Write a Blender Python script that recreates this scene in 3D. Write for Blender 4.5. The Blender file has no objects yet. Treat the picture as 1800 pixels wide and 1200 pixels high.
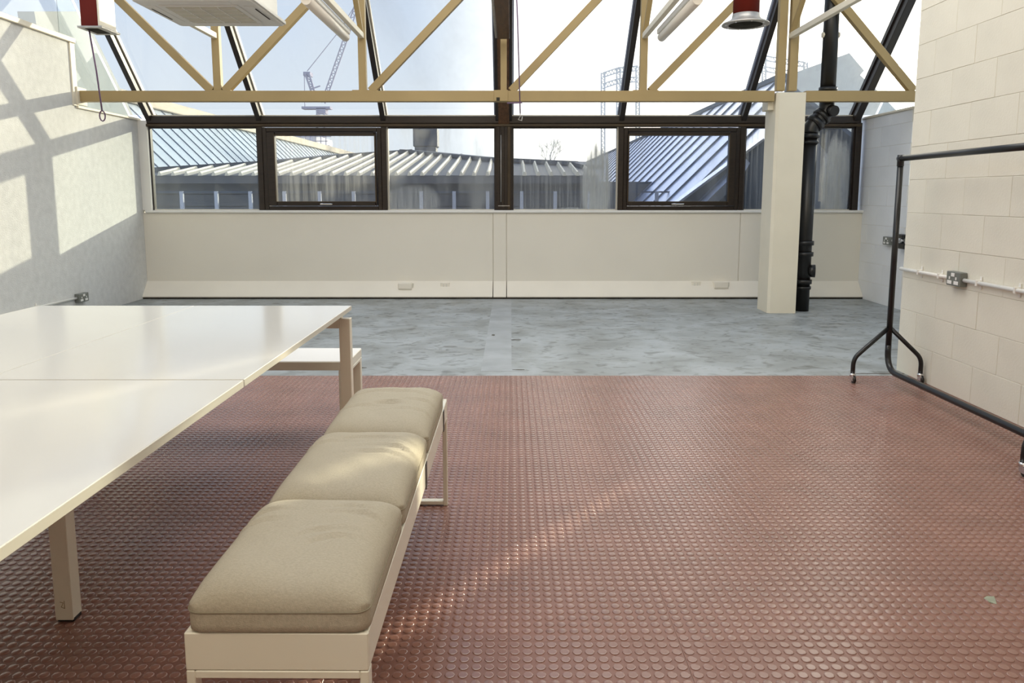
import bpy, bmesh, math, random
import numpy as np
from mathutils import Vector, Matrix
random.seed(7)
rng = np.random.default_rng(7)
S = bpy.context.scene
COL = S.collection

# ------------------------------------------------------------------ camera, sky, sun, exposure
F, PX, PY, CAM_H = 1350.0, 898.0, 525.0, 1.25          # focal length and principal point for an 1800x1200 frame
PITCH = math.atan(181 / 1350)
cam_data = bpy.data.cameras.new('camera')
cam_data.sensor_width = 36.0
cam_data.lens = F / 1800 * 36
cam_data.shift_x = (900 - PX) / 1800
cam_data.shift_y = -(600 - PY) / 1800
cam_data.clip_start, cam_data.clip_end = 0.05, 2000
cam = bpy.data.objects.new('camera', cam_data)
COL.objects.link(cam)
cam.location = (0, 0, CAM_H)
cam.rotation_euler = (math.pi / 2 - PITCH, 0, 0)
S.camera = cam

SUN_DIR = Vector((-0.75, -1.0, -0.23)).normalized()     # the way the light travels
SUN_STRENGTH = 9.2
SKY_STRENGTH = 2.2                                        # the solar tinted glazing lets a little under half of it through

w = bpy.data.worlds.new('sky')
S.world = w
w.use_nodes = True
nt = w.node_tree
nt.nodes.clear()
def N(nt, kind, **kw):
    n = nt.nodes.new(kind)
    for k, v in kw.items():
        setattr(n, k, v)
    return n
tc = N(nt, 'ShaderNodeTexCoord')
sep = N(nt, 'ShaderNodeSeparateXYZ')
nt.links.new(tc.outputs['Generated'], sep.inputs[0])
elev = N(nt, 'ShaderNodeMapRange', interpolation_type='SMOOTHSTEP')
elev.inputs['From Min'].default_value = 0.0
elev.inputs['From Max'].default_value = 0.42
nt.links.new(sep.outputs['Z'], elev.inputs['Value'])
base = N(nt, 'ShaderNodeMix', data_type='RGBA')
base.inputs['A'].default_value = (0.84, 0.90, 0.98, 1)
base.inputs['B'].default_value = (0.58, 0.71, 0.95, 1)
nt.links.new(elev.outputs[0], base.inputs['Factor'])
dot = N(nt, 'ShaderNodeVectorMath', operation='DOT_PRODUCT')
dot.inputs[1].default_value = -SUN_DIR
nt.links.new(tc.outputs['Generated'], dot.inputs[0])
glow = N(nt, 'ShaderNodeMapRange', interpolation_type='SMOOTHSTEP')
glow.inputs['From Min'].default_value = 0.72
glow.inputs['From Max'].default_value = 1.0
nt.links.new(dot.outputs['Value'], glow.inputs['Value'])
mixs = N(nt, 'ShaderNodeMix', data_type='RGBA')
mixs.inputs['B'].default_value = (5.0, 4.7, 4.0, 1)
nt.links.new(glow.outputs[0], mixs.inputs['Factor'])
nt.links.new(base.outputs['Result'], mixs.inputs['A'])
bg = N(nt, 'ShaderNodeBackground')
bg.inputs['Strength'].default_value = SKY_STRENGTH
nt.links.new(mixs.outputs['Result'], bg.inputs['Color'])
out = N(nt, 'ShaderNodeOutputWorld')
nt.links.new(bg.outputs[0], out.inputs['Surface'])

sun_data = bpy.data.lights.new('sun', 'SUN')
sun_data.energy = SUN_STRENGTH
sun_data.color = (1.0, 0.90, 0.66)
sun_data.angle = math.radians(0.6)
sun = bpy.data.objects.new('sun', sun_data)
COL.objects.link(sun)
sun.location = (20, 30, 12)
sun.rotation_euler = SUN_DIR.to_track_quat('-Z', 'Y').to_euler()

# overhead fill light, added to brighten the room; no such lamp hangs there
al = bpy.data.lights.new('overhead_fill', 'AREA')
al.shape = 'RECTANGLE'
al.size, al.size_y = 5.4, 3.6
al.energy = 185
al.color = (1.0, 0.93, 0.80)
ro = bpy.data.objects.new('overhead_fill', al)
COL.objects.link(ro)
ro.location = (-0.2, 5.0, 4.45)
ro.rotation_euler = (math.radians(15), 0, 0)
al2 = bpy.data.lights.new('rear_fill', 'AREA')           # fill light added behind the camera to brighten faces turned toward it
al2.shape = 'RECTANGLE'
al2.size, al2.size_y = 4.5, 1.6
al2.energy = 95
al2.color = (1.0, 0.88, 0.70)
ro2 = bpy.data.objects.new('rear_fill', al2)
COL.objects.link(ro2)
ro2.location = (-0.5, -0.9, 4.3)
ro2.rotation_euler = (math.radians(25), 0, 0)

vs = S.view_settings
S.display_settings.display_device = 'sRGB'
vs.view_transform = 'Standard'
vs.look = 'None'
vs.exposure = 0.0
vs.gamma = 1.0
vs.use_curve_mapping = False
S.cycles.max_bounces = 10
S.cycles.diffuse_bounces = 5
S.cycles.glossy_bounces = 4
S.cycles.transparent_max_bounces = 24
S.cycles.caustics_reflective = False
S.cycles.caustics_refractive = False

# ------------------------------------------------------------------ materials
def srgb(r, g, b):
    f = lambda c: (c / 255) / 12.92 if c / 255 <= 0.04045 else ((c / 255 + 0.055) / 1.055) ** 2.4
    return (f(r), f(g), f(b), 1)

def mat(name, col, rough=0.6, metal=0.0, var=0.06, vscale=3.0, bump=0.0, bscale=60.0, spec=0.5, stretch=(1, 1, 1), col2=None, detail=4):
    m = bpy.data.materials.new(name)
    m.use_nodes = True
    nt = m.node_tree
    b = nt.nodes['Principled BSDF']
    b.inputs['Roughness'].default_value = rough
    b.inputs['Metallic'].default_value = metal
    b.inputs['Specular IOR Level'].default_value = spec
    tc = N(nt, 'ShaderNodeTexCoord')
    mp = N(nt, 'ShaderNodeMapping')
    mp.inputs['Scale'].default_value = stretch
    nt.links.new(tc.outputs['Object'], mp.inputs[0])
    nz = N(nt, 'ShaderNodeTexNoise')
    nz.inputs['Scale'].default_value = vscale
    nz.inputs['Detail'].default_value = detail
    nt.links.new(mp.outputs[0], nz.inputs['Vector'])
    rr = N(nt, 'ShaderNodeMapRange')
    rr.inputs['From Min'].default_value = 0.3
    rr.inputs['From Max'].default_value = 0.7
    nt.links.new(nz.outputs['Fac'], rr.inputs['Value'])
    mx = N(nt, 'ShaderNodeMix', data_type='RGBA')
    c2 = col2 if col2 else tuple(max(0, c * (1 - 2 * var)) for c in col[:3]) + (1,)
    c1 = col if col2 else tuple(min(1, c * (1 + var)) for c in col[:3]) + (1,)
    mx.inputs['A'].default_value = c1
    mx.inputs['B'].default_value = c2
    nt.links.new(rr.outputs[0], mx.inputs['Factor'])
    nt.links.new(mx.outputs['Result'], b.inputs['Base Color'])
    if bump:
        nb = N(nt, 'ShaderNodeTexNoise')
        nb.inputs['Scale'].default_value = bscale
        nb.inputs['Detail'].default_value = 5
        nt.links.new(mp.outputs[0], nb.inputs['Vector'])
        bp = N(nt, 'ShaderNodeBump')
        bp.inputs['Strength'].default_value = bump
        bp.inputs['Distance'].default_value = 0.01
        nt.links.new(nb.outputs['Fac'], bp.inputs['Height'])
        nt.links.new(bp.outputs[0], b.inputs['Normal'])
    return m

M = {}
M['plaster'] = mat('roughcast_plaster', (0.69, 0.695, 0.68, 1), 0.9, var=0.04, vscale=14, bump=0.5, bscale=90, spec=0.2)
M['panel'] = mat('painted_panel', (0.80, 0.76, 0.67, 1), 0.55, var=0.015, vscale=1.2, spec=0.3)
M['skirting'] = mat('painted_skirting', (0.84, 0.79, 0.69, 1), 0.6, var=0.02, vscale=2, spec=0.3)
M['block'] = mat('painted_block', (0.80, 0.765, 0.655, 1), 0.75, var=0.03, vscale=2.5, bump=0.15, bscale=70, spec=0.3)
M['block_cool'] = mat('painted_block_cool_light', (0.84, 0.85, 0.86, 1), 0.75, var=0.02, vscale=2.5, bump=0.15, bscale=70, spec=0.3)  # same block paint, tinted to carry the cooler light in the recess
M['joint'] = mat('painted_mortar', (0.77, 0.74, 0.66, 1), 0.85, var=0.04, vscale=8, spec=0.2)
M['white'] = mat('white_paint', (0.84, 0.83, 0.80, 1), 0.4, var=0.01, spec=0.4)
M['gap'] = mat('dark_gap_and_dirt', (0.05, 0.045, 0.035, 1), 0.9, var=0.3, vscale=6, spec=0.1)  # dark tone painted in for unlit gaps and duct mouths, and for dirt
M['dirt'] = mat('grey_dirt', (0.15, 0.14, 0.12, 1), 0.9, var=0.2, vscale=20, spec=0.1)
M['truss'] = mat('cream_steel_paint', (0.39, 0.285, 0.13, 1), 0.5, var=0.04, vscale=2, spec=0.4)
M['cream'] = mat('pale_cream_paint', (0.80, 0.74, 0.60, 1), 0.5, var=0.02, spec=0.4)
M['frame'] = mat('brown_timber_frame', (0.022, 0.013, 0.008, 1), 0.35, var=0.2, vscale=6, stretch=(1, 8, 8), spec=0.45)
M['frame2'] = mat('brown_timber_light', (0.055, 0.034, 0.014, 1), 0.45, var=0.15, vscale=6, spec=0.4)
M['darkmetal'] = mat('dark_glazing_bar', (0.022, 0.016, 0.014, 1), 0.35, var=0.1, spec=0.5)
M['bead'] = mat('pale_glazing_bead', (0.62, 0.58, 0.50, 1), 0.45, var=0.03, spec=0.5)
M['beadshade'] = mat('glazing_bead_shaded', (0.20, 0.23, 0.32, 1), 0.35, var=0.03, spec=0.5)
M['black'] = mat('black_plastic', (0.010, 0.009, 0.008, 1), 0.35, var=0.1, spec=0.5)
M['blackmetal'] = mat('black_powder_coat', (0.010, 0.010, 0.011, 1), 0.28, var=0.1, spec=0.5)
M['chrome'] = mat('chrome', (0.75, 0.75, 0.76, 1), 0.2, 1.0, var=0.02)
M['galv'] = mat('galvanised_steel', (0.50, 0.48, 0.45, 1), 0.45, 0.7, var=0.1, vscale=12)
M['greysock'] = mat('grey_metal_socket', (0.20, 0.21, 0.19, 1), 0.45, 0.3, var=0.05)
M['conduit'] = mat('white_conduit', (0.84, 0.82, 0.77, 1), 0.4, var=0.02)
M['red'] = mat('red_paint', (0.13, 0.012, 0.006, 1), 0.5, spec=0.2, var=0.08)
M['table'] = mat('white_laminate', (0.67, 0.66, 0.62, 1), 0.14, var=0.01, vscale=1.5, spec=0.4)
M['tableedge'] = mat('cream_edge', (0.64, 0.61, 0.53, 1), 0.35, var=0.02)
M['tableleg'] = mat('white_powder_coat', (0.78, 0.73, 0.62, 1), 0.35, var=0.02)
M['bench'] = mat('cream_powder_coat', (0.76, 0.74, 0.64, 1), 0.3, var=0.02)
M['fabric'] = mat('beige_linen', (0.455, 0.415, 0.33, 1), 0.95, var=0.06, vscale=180, bump=0.25, bscale=400, spec=0.1, stretch=(1, 2.2, 1))
M['piping'] = mat('beige_seam', (0.30, 0.27, 0.20, 1), 0.95, var=0.05, spec=0.1)
M['rubber'] = mat('terracotta_rubber', (0.25, 0.122, 0.093, 1), 0.30, var=0.10, vscale=2.2, spec=0.40, bump=0.05, bscale=30)
M['stud'] = mat('terracotta_rubber_worn', (0.275, 0.140, 0.108, 1), 0.17, var=0.12, vscale=4, spec=0.95)
M['ac'] = mat('cassette_white', (0.78, 0.76, 0.70, 1), 0.45, var=0.01)
M['acgrille'] = mat('cassette_grille', (0.62, 0.58, 0.46, 1), 0.6, var=0.03)
M['cord'] = mat('purple_cord', (0.16, 0.10, 0.17, 1), 0.8, var=0.05)
M['brownboard'] = mat('brown_board', (0.10, 0.045, 0.016, 1), 0.5, var=0.2, vscale=5, stretch=(6, 1, 6))
M['tube'] = mat('tube_diffuser', (0.80, 0.74, 0.64, 1), 0.35, var=0.01)
M['paintpatch'] = mat('pale_green_paint', (0.33, 0.36, 0.27, 1), 0.7, var=0.1, vscale=30)
# exterior
M['roofgrey'] = mat('grey_metal_roof', (0.10, 0.105, 0.125, 1), 0.5, var=0.06, vscale=0.5)
M['rib'] = mat('roof_rib', (0.75, 0.68, 0.54, 1), 0.5, var=0.04)
M['roofblue'] = mat('pale_blue_roof', (0.48, 0.55, 0.62, 1), 0.4, var=0.05, vscale=0.3)
M['roofblue2'] = mat('lavender_roof', (0.74, 0.78, 0.93, 1), 0.3, 0.9, var=0.04, vscale=0.3)
M['ribdark'] = mat('dark_seam', (0.10, 0.14, 0.22, 1), 0.6, var=0.05)
M['ridge'] = mat('beige_ridge', (0.60, 0.53, 0.42, 1), 0.7, var=0.05)
M['farwall'] = mat('grey_cladding', (0.085, 0.095, 0.12, 1), 0.7, var=0.15, vscale=1.2, stretch=(1, 1, 0.2))
M['slateblue'] = mat('slate_blue_tone', (0.06, 0.085, 0.135, 1), 0.6, var=0.1, vscale=1.0)  # also colours the sheet standing in for the roof's dark reflection
M['vent'] = mat('vent_grey', (0.085, 0.105, 0.15, 1), 0.6, var=0.12, vscale=2)
M['post'] = mat('balustrade_post', (0.42, 0.45, 0.55, 1), 0.4, var=0.03)
M['haze'] = mat('hazed_steel', (0.90, 0.91, 0.93, 1), 0.9, var=0.02, spec=0.0)  # skyline colours are paled to carry the haze of the air
M['hazecrane'] = mat('hazed_crane_steel', (0.48, 0.47, 0.58, 1), 0.9, var=0.02, spec=0.0)
M['hazebld'] = mat('hazed_render', (0.97, 0.95, 0.85, 1), 0.95, var=0.03, vscale=0.05, spec=0.0)
M['hazebld2'] = mat('hazed_concrete', (0.74, 0.75, 0.82, 1), 0.95, var=0.1, vscale=0.3, spec=0.0)
M['twig'] = mat('hazed_twigs', (0.72, 0.71, 0.66, 1), 0.95, var=0.05, spec=0.0)
M['ground'] = mat('courtyard_paving', (0.30, 0.29, 0.27, 1), 0.9, var=0.1, vscale=0.5)

def concrete():
    m = bpy.data.materials.new('worn_concrete')
    m.use_nodes = True
    nt = m.node_tree
    b = nt.nodes['Principled BSDF']
    tc = N(nt, 'ShaderNodeTexCoord')
    def noise(scale, st, det=6, dist=0.0):
        mp = N(nt, 'ShaderNodeMapping'); mp.inputs['Scale'].default_value = st
        nt.links.new(tc.outputs['Object'], mp.inputs[0])
        nz = N(nt, 'ShaderNodeTexNoise'); nz.inputs['Scale'].default_value = scale
        nz.inputs['Detail'].default_value = det; nz.inputs['Distortion'].default_value = dist
        nt.links.new(mp.outputs[0], nz.inputs['Vector'])
        return nz.outputs['Fac']
    r1 = N(nt, 'ShaderNodeValToRGB')
    e = r1.color_ramp.elements
    e[0].position, e[0].color = 0.34, (0.24, 0.255, 0.25, 1)
    e[1].position, e[1].color = 0.62, (0.36, 0.39, 0.405, 1)
    nt.links.new(noise(2.6, (0.8, 0.9, 1), 8, 0.6), r1.inputs[0])
    r2 = N(nt, 'ShaderNodeValToRGB')
    e = r2.color_ramp.elements
    e[0].position, e[0].color = 0.33, (0.55, 0.54, 0.50, 1)
    e[1].position, e[1].color = 0.47, (1, 1, 1, 1)
    nt.links.new(noise(8.0, (1.0, 1.3, 1), 9, 1.1), r2.inputs[0])
    mul = N(nt, 'ShaderNodeMix', data_type='RGBA', blend_type='MULTIPLY')
    mul.inputs['Factor'].default_value = 0.9
    nt.links.new(r1.outputs[0], mul.inputs['A']); nt.links.new(r2.outputs[0], mul.inputs['B'])
    nt.links.new(mul.outputs['Result'], b.inputs['Base Color'])
    rr = N(nt, 'ShaderNodeMapRange')
    rr.inputs['To Min'].default_value = 0.32; rr.inputs['To Max'].default_value = 0.62
    nt.links.new(noise(4.0, (1, 1.4, 1), 6), rr.inputs['Value'])
    nt.links.new(rr.outputs[0], b.inputs['Roughness'])
    bp = N(nt, 'ShaderNodeBump'); bp.inputs['Strength'].default_value = 0.35; bp.inputs['Distance'].default_value = 0.01
    nt.links.new(noise(9.0, (1, 1.5, 1), 8, 0.5), bp.inputs['Height'])
    nt.links.new(bp.outputs[0], b.inputs['Normal'])
    return m
M['concrete'] = concrete()

def glass(name, haze_lo, haze_hi, scale=2.0, stretch=(1, 1, 0.25), lo=0.4, hi=0.7, tint=(0.97, 0.985, 0.985, 1), blob=None, tinted=True):
    """dirty window glass: clear pane, mirror sheen, a film of grime that scatters light; blob = (centre, radius, strength, stretch) of a stain"""
    m = bpy.data.materials.new(name)
    m.use_nodes = True
    nt = m.node_tree
    nt.nodes.clear()
    tc = N(nt, 'ShaderNodeTexCoord')
    mp = N(nt, 'ShaderNodeMapping'); mp.inputs['Scale'].default_value = stretch
    nt.links.new(tc.outputs['Object'], mp.inputs[0])
    nz = N(nt, 'ShaderNodeTexNoise'); nz.inputs['Scale'].default_value = scale; nz.inputs['Detail'].default_value = 7
    nz.inputs['Distortion'].default_value = 0.4
    nt.links.new(mp.outputs[0], nz.inputs['Vector'])
    mr = N(nt, 'ShaderNodeMapRange', interpolation_type='SMOOTHSTEP')
    mr.inputs['From Min'].default_value = lo; mr.inputs['From Max'].default_value = hi
    mr.inputs['To Min'].default_value = haze_lo; mr.inputs['To Max'].default_value = haze_hi
    nt.links.new(nz.outputs['Fac'], mr.inputs['Value'])
    fac = mr.outputs[0]
    for (cen, rad, strength, st) in (blob or []):
        sub = N(nt, 'ShaderNodeVectorMath', operation='SUBTRACT'); sub.inputs[1].default_value = cen
        nt.links.new(tc.outputs['Object'], sub.inputs[0])
        mu = N(nt, 'ShaderNodeVectorMath', operation='MULTIPLY'); mu.inputs[1].default_value = st
        nt.links.new(sub.outputs[0], mu.inputs[0])
        wob = N(nt, 'ShaderNodeTexNoise'); wob.inputs['Scale'].default_value = 3.0; wob.inputs['Detail'].default_value = 4
        nt.links.new(mp.outputs[0], wob.inputs['Vector'])
        ad = N(nt, 'ShaderNodeVectorMath', operation='MULTIPLY_ADD')
        ad.inputs[1].default_value = (0.5 * rad,) * 3
        nt.links.new(wob.outputs['Color'], ad.inputs[0]); nt.links.new(mu.outputs[0], ad.inputs[2])
        ln = N(nt, 'ShaderNodeVectorMath', operation='LENGTH')
        nt.links.new(ad.outputs[0], ln.inputs[0])
        m2 = N(nt, 'ShaderNodeMapRange', interpolation_type='SMOOTHSTEP')
        m2.inputs['From Min'].default_value = rad * 1.25; m2.inputs['From Max'].default_value = rad * 0.8
        m2.inputs['To Min'].default_value = 0.0; m2.inputs['To Max'].default_value = strength
        nt.links.new(ln.outputs['Value'], m2.inputs['Value'])
        st_n = N(nt, 'ShaderNodeTexNoise'); st_n.inputs['Scale'].default_value = 9.0; st_n.inputs['Detail'].default_value = 6
        mp2 = N(nt, 'ShaderNodeMapping'); mp2.inputs['Scale'].default_value = (4, 1, 0.18)
        nt.links.new(tc.outputs['Object'], mp2.inputs[0]); nt.links.new(mp2.outputs[0], st_n.inputs['Vector'])
        m3 = N(nt, 'ShaderNodeMapRange'); m3.inputs['From Min'].default_value = 0.3; m3.inputs['From Max'].default_value = 0.65
        m3.inputs['To Min'].default_value = 0.35; m3.inputs['To Max'].default_value = 1.0
        nt.links.new(st_n.outputs['Fac'], m3.inputs['Value'])
        mm = N(nt, 'ShaderNodeMath', operation='MULTIPLY')
        nt.links.new(m2.outputs[0], mm.inputs[0]); nt.links.new(m3.outputs[0], mm.inputs[1])
        mxx = N(nt, 'ShaderNodeMath', operation='MAXIMUM')
        nt.links.new(fac, mxx.inputs[0]); nt.links.new(mm.outputs[0], mxx.inputs[1])
        fac = mxx.outputs[0]
    tr = N(nt, 'ShaderNodeBsdfTransparent'); k_ = 0.68 if tinted else 1.0
    tr.inputs[0].default_value = (tint[0] * k_, tint[1] * k_, tint[2] * k_, 1)
    df = N(nt, 'ShaderNodeBsdfDiffuse'); df.inputs[0].default_value = (0.40, 0.41, 0.41, 1)
    tl = N(nt, 'ShaderNodeBsdfTranslucent'); tl.inputs[0].default_value = (0.42, 0.43, 0.42, 1)
    hz = N(nt, 'ShaderNodeMixShader'); hz.inputs[0].default_value = 0.75
    nt.links.new(df.outputs[0], hz.inputs[1]); nt.links.new(tl.outputs[0], hz.inputs[2])
    m1 = N(nt, 'ShaderNodeMixShader')
    nt.links.new(fac, m1.inputs[0]); nt.links.new(tr.outputs[0], m1.inputs[1]); nt.links.new(hz.outputs[0], m1.inputs[2])
    gl = N(nt, 'ShaderNodeBsdfGlossy'); gl.inputs['Roughness'].default_value = 0.0
    lw = N(nt, 'ShaderNodeLayerWeight'); lw.inputs['Blend'].default_value = 0.5
    pw = N(nt, 'ShaderNodeMath', operation='POWER'); pw.inputs[1].default_value = 5.0
    nt.links.new(lw.outputs['Facing'], pw.inputs[0])
    fr = N(nt, 'ShaderNodeMath', operation='MULTIPLY_ADD'); fr.inputs[1].default_value = 0.96; fr.inputs[2].default_value = 0.04
    nt.links.new(pw.outputs[0], fr.inputs[0])
    m0 = N(nt, 'ShaderNodeMixShader')
    nt.links.new(fr.outputs[0], m0.inputs[0]); nt.links.new(m1.outputs[0], m0.inputs[1]); nt.links.new(gl.outputs[0], m0.inputs[2])
    o = N(nt, 'ShaderNodeOutputMaterial')
    nt.links.new(m0.outputs[0], o.inputs['Surface'])
    return m

# ------------------------------------------------------------------ mesh helpers
def link(o, parent=None):
    COL.objects.link(o)
    if parent is not None:
        o.parent = parent
    return o

def tag(o, label=None, cat=None, group=None, kind=None):
    if label: o['label'] = label
    if cat: o['category'] = cat
    if group: o['group'] = group
    if kind: o['kind'] = kind
    return o

def thing(name, label, cat, loc=(0, 0, 0), group=None, rz=0.0):
    o = bpy.data.objects.new(name, None)
    o.empty_display_size = 0.1
    o.location = loc
    o.rotation_euler = (0, 0, rz)
    link(o)
    return tag(o, label, cat, group)

class MB:
    """collects shapes; build() links them as one mesh object"""
    def __init__(self):
        self.bm = bmesh.new()
        self.smooth = False
    def box(self, lo, hi, bev=0.0, seg=1):
        lo = [min(a, b) for a, b in zip(lo, hi)] if False else lo
        x0, y0, z0 = lo; x1, y1, z1 = hi
        t = bmesh.new()
        v = [t.verts.new(p) for p in ((x0, y0, z0), (x1, y0, z0), (x1, y1, z0), (x0, y1, z0), (x0, y0, z1), (x1, y0, z1), (x1, y1, z1), (x0, y1, z1))]
        for f in ((3, 2, 1, 0), (4, 5, 6, 7), (0, 1, 5, 4), (1, 2, 6, 5), (2, 3, 7, 6), (3, 0, 4, 7)):
            t.faces.new([v[i] for i in f])
        if bev:
            bmesh.ops.bevel(t, geom=list(t.edges), offset=bev, segments=seg, affect='EDGES', profile=0.5)
        bmesh.ops.recalc_face_normals(t, faces=t.faces)
        self._merge(t)
        return self
    def _merge(self, t):
        me = bpy.data.meshes.new('tmp')
        t.to_mesh(me); t.free()
        self.bm.from_mesh(me)
        bpy.data.meshes.remove(me)
    def bar(self, a, b, wd, ht, up=(0, 0, 1), bev=0.0):
        """a rectangular bar from a to b; wd across, ht along up"""
        a, b = Vector(a), Vector(b)
        d = (b - a); L = d.length; d.normalize()
        u = Vector(up); side = d.cross(u)
        if side.length < 1e-5: side = d.cross(Vector((1, 0, 0)))
        side.normalize(); u = side.cross(d).normalized()
        t = bmesh.new()
        vs = []
        for s in (0, L):
            for sx, sz in ((-1, -1), (1, -1), (1, 1), (-1, 1)):
                vs.append(t.verts.new(a + d * s + side * (sx * wd / 2) + u * (sz * ht / 2)))
        for f in ((0, 1, 2, 3), (7, 6, 5, 4), (0, 4, 5, 1), (1, 5, 6, 2), (2, 6, 7, 3), (3, 7, 4, 0)):
            t.faces.new([vs[i] for i in f])
        if bev:
            bmesh.ops.bevel(t, geom=list(t.edges), offset=bev, segments=1, affect='EDGES')
        bmesh.ops.recalc_face_normals(t, faces=t.faces)
        self._merge(t)
        return self
    def tube(self, pts, r, seg=10, caps=True):
        pts = [Vector(p) for p in pts]
        rs = r if isinstance(r, (list, tuple)) else [r] * len(pts)
        t = bmesh.new()
        rings = []
        prev = None
        for i, p in enumerate(pts):
            if i == 0: d = pts[1] - p
            elif i == len(pts) - 1: d = p - pts[i - 1]
            else: d = (pts[i + 1] - p).normalized() + (p - pts[i - 1]).normalized()
            d.normalize()
            if prev is None:
                n = d.cross(Vector((0, 0, 1)))
                if n.length < 1e-3: n = d.cross(Vector((1, 0, 0)))
            else:
                n = prev - d * prev.dot(d)
            n.normalize(); prev = n
            bn = d.cross(n)
            rings.append([t.verts.new(p + (n * math.cos(2 * math.pi * k / seg) + bn * math.sin(2 * math.pi * k / seg)) * rs[i]) for k in range(seg)])
        for i in range(len(rings) - 1):
            for k in range(seg):
                f = t.faces.new([rings[i][k], rings[i][(k + 1) % seg], rings[i + 1][(k + 1) % seg], rings[i + 1][k]])
                f.smooth = True
        if caps:
            t.faces.new(rings[0][::-1]); t.faces.new(rings[-1])
        bmesh.ops.recalc_face_normals(t, faces=t.faces)
        self._merge(t)
        return self
    def prism(self, pts, d):
        """closed outline pts pushed along vector d"""
        t = bmesh.new()
        d = Vector(d)
        a = [t.verts.new(p) for p in pts]; b = [t.verts.new(Vector(p) + d) for p in pts]
        t.faces.new(a); t.faces.new(b[::-1])
        n = len(pts)
        for i in range(n):
            t.faces.new([a[i], b[i], b[(i + 1) % n], a[(i + 1) % n]])
        bmesh.ops.recalc_face_normals(t, faces=t.faces)
        self._merge(t)
        return self
    def build(self, name, m, parent=None, loc=None):
        me = bpy.data.meshes.new(name)
        self.bm.to_mesh(me); self.bm.free()
        me.materials.append(m)
        o = bpy.data.objects.new(name, me)
        link(o, parent)
        if loc is not None: o.location = loc
        return o

def box(name, lo, hi, m, parent=None, bev=0.0, seg=1):
    return MB().box(lo, hi, bev, seg).build(name, m, parent)
def bar(name, a, b, wd, ht, m, parent=None, up=(0, 0, 1), bev=0.0):
    return MB().bar(a, b, wd, ht, up, bev).build(name, m, parent)
def tube(name, pts, r, m, parent=None, seg=10):
    return MB().tube(pts, r, seg).build(name, m, parent)
def struct(o):
    o['kind'] = 'structure'
    return o
def empty_struct(name, loc=(0, 0, 0)):
    o = bpy.data.objects.new(name, None)
    o.empty_display_size = 0.1
    o.location = loc
    link(o)
    return struct(o)
def fillet(a, b, c, r, n=6):
    """points of a rounded corner at b"""
    a, b, c = Vector(a), Vector(b), Vector(c)
    p, q = b + (a - b).normalized() * r, b + (c - b).normalized() * r
    return [p * (1 - t) ** 2 + b * 2 * t * (1 - t) + q * t ** 2 for t in [i / n for i in range(n + 1)]]

cp, sp = math.cos(PITCH), math.sin(PITCH)
def at(x, y, Y):
    """the point at depth Y seen at pixel (x, y) of the 1800x1200 frame: used to read sizes of far things off the photograph"""
    dx = (x - PX) / F; up = (PY - y) / F
    d = Vector((dx, up * sp + cp, up * cp - sp))
    return Vector((0, 0, CAM_H)) + d * (Y / d.y)

# ------------------------------------------------------------------ the room shell
XL, XR, XR2 = -4.50, 2.79, 4.30            # left wall, near right wall, recessed right wall
YB, YW, YCUT = 9.45, 9.50, 5.27            # panel below the windows, window plane, edge of the rubber floor
YNEAR = -2.5

# floor: slab, then rubber tiles and studs
fb = MB().box((XL - 0.3, YNEAR, -0.25), (XR2 + 0.3, 9.8, -0.004))
fb.box((XL, YCUT, -0.004), (XR2, 9.6, 0.0))
floor = struct(fb.build('floor', M['concrete']))
MB().box((-0.215, 5.4, 0.0), (0.005, 9.30, 0.0012)).build('screed_strip', mat('screed_strip', (0.36, 0.385, 0.40, 1), 0.45, var=0.1, vscale=4, bump=0.1, bscale=20), floor)
for (cx, cy, wx, wy) in ((-0.16, 6.85, 0.022, 0.05), (0.04, 6.62, 0.05, 0.025), (0.06, 5.45, 0.05, 0.012), (-1.10, 5.52, 0.045, 0.015), (2.65, 5.33, 0.30, 0.012)):
    pts = [(cx + wx * math.cos(a) * random.uniform(0.6, 1), cy + wy * math.sin(a) * random.uniform(0.6, 1), 0.0) for a in [i * math.pi / 5 for i in range(10)]]
    MB().prism(pts, (0, 0, 0.0016)).build('floor_chip', M['dirt'], floor)
PITCH_STUD = 0.03443
TILE = 14 * PITCH_STUD
SX, SY = 0.476, 2.026
nx0, nx1 = -11, 5
tile_cache = {}
for i in range(nx0, nx1 + 1):
    for j in range(-2, 7):
        x0 = max(SX + i * TILE + 0.0003, XL); x1 = min(SX + (i + 1) * TILE - 0.0003, XR)
        y0 = SY + j * TILE + 0.0003; y1 = min(SY + (j + 1) * TILE - 0.0003, YCUT)
        if x1 - x0 < 0.02 or y1 - y0 < 0.02: continue
        key = (round(x1 - x0, 4), round(y1 - y0, 4))
        if key not in tile_cache:
            o = MB().box((0, 0, -0.004), (x1 - x0, y1 - y0, 0.0), 0.0003).build('rubber_tile', M['rubber'], floor, (x0, y0, 0))
            tile_cache[key] = o.data
        else:
            o = bpy.data.objects.new('rubber_tile', tile_cache[key]); link(o, floor); o.location = (x0, y0, 0)
box('rubber_base', (XL, YNEAR, -0.004), (XR, SY - 2 * TILE, 0), M['rubber'], floor)
SEG = 14
ca = np.cos(np.arange(SEG) * 2 * np.pi / SEG); sa = np.sin(np.arange(SEG) * 2 * np.pi / SEG)
ring = lambda r, z: np.stack([ca * r, sa * r, np.full(SEG, z)], 1)
STUD_V = np.concatenate([ring(0.0139, 0.0), ring(0.0131, 0.0019), ring(0.0112, 0.0023)])
STUD_F = [(k, (k + 1) % SEG, SEG + (k + 1) % SEG, SEG + k) for k in range(SEG)] + [(SEG + k, SEG + (k + 1) % SEG, 2 * SEG + (k + 1) % SEG, 2 * SEG + k) for k in range(SEG)]
STUD_CAP = tuple(range(2 * SEG, 3 * SEG))
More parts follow.
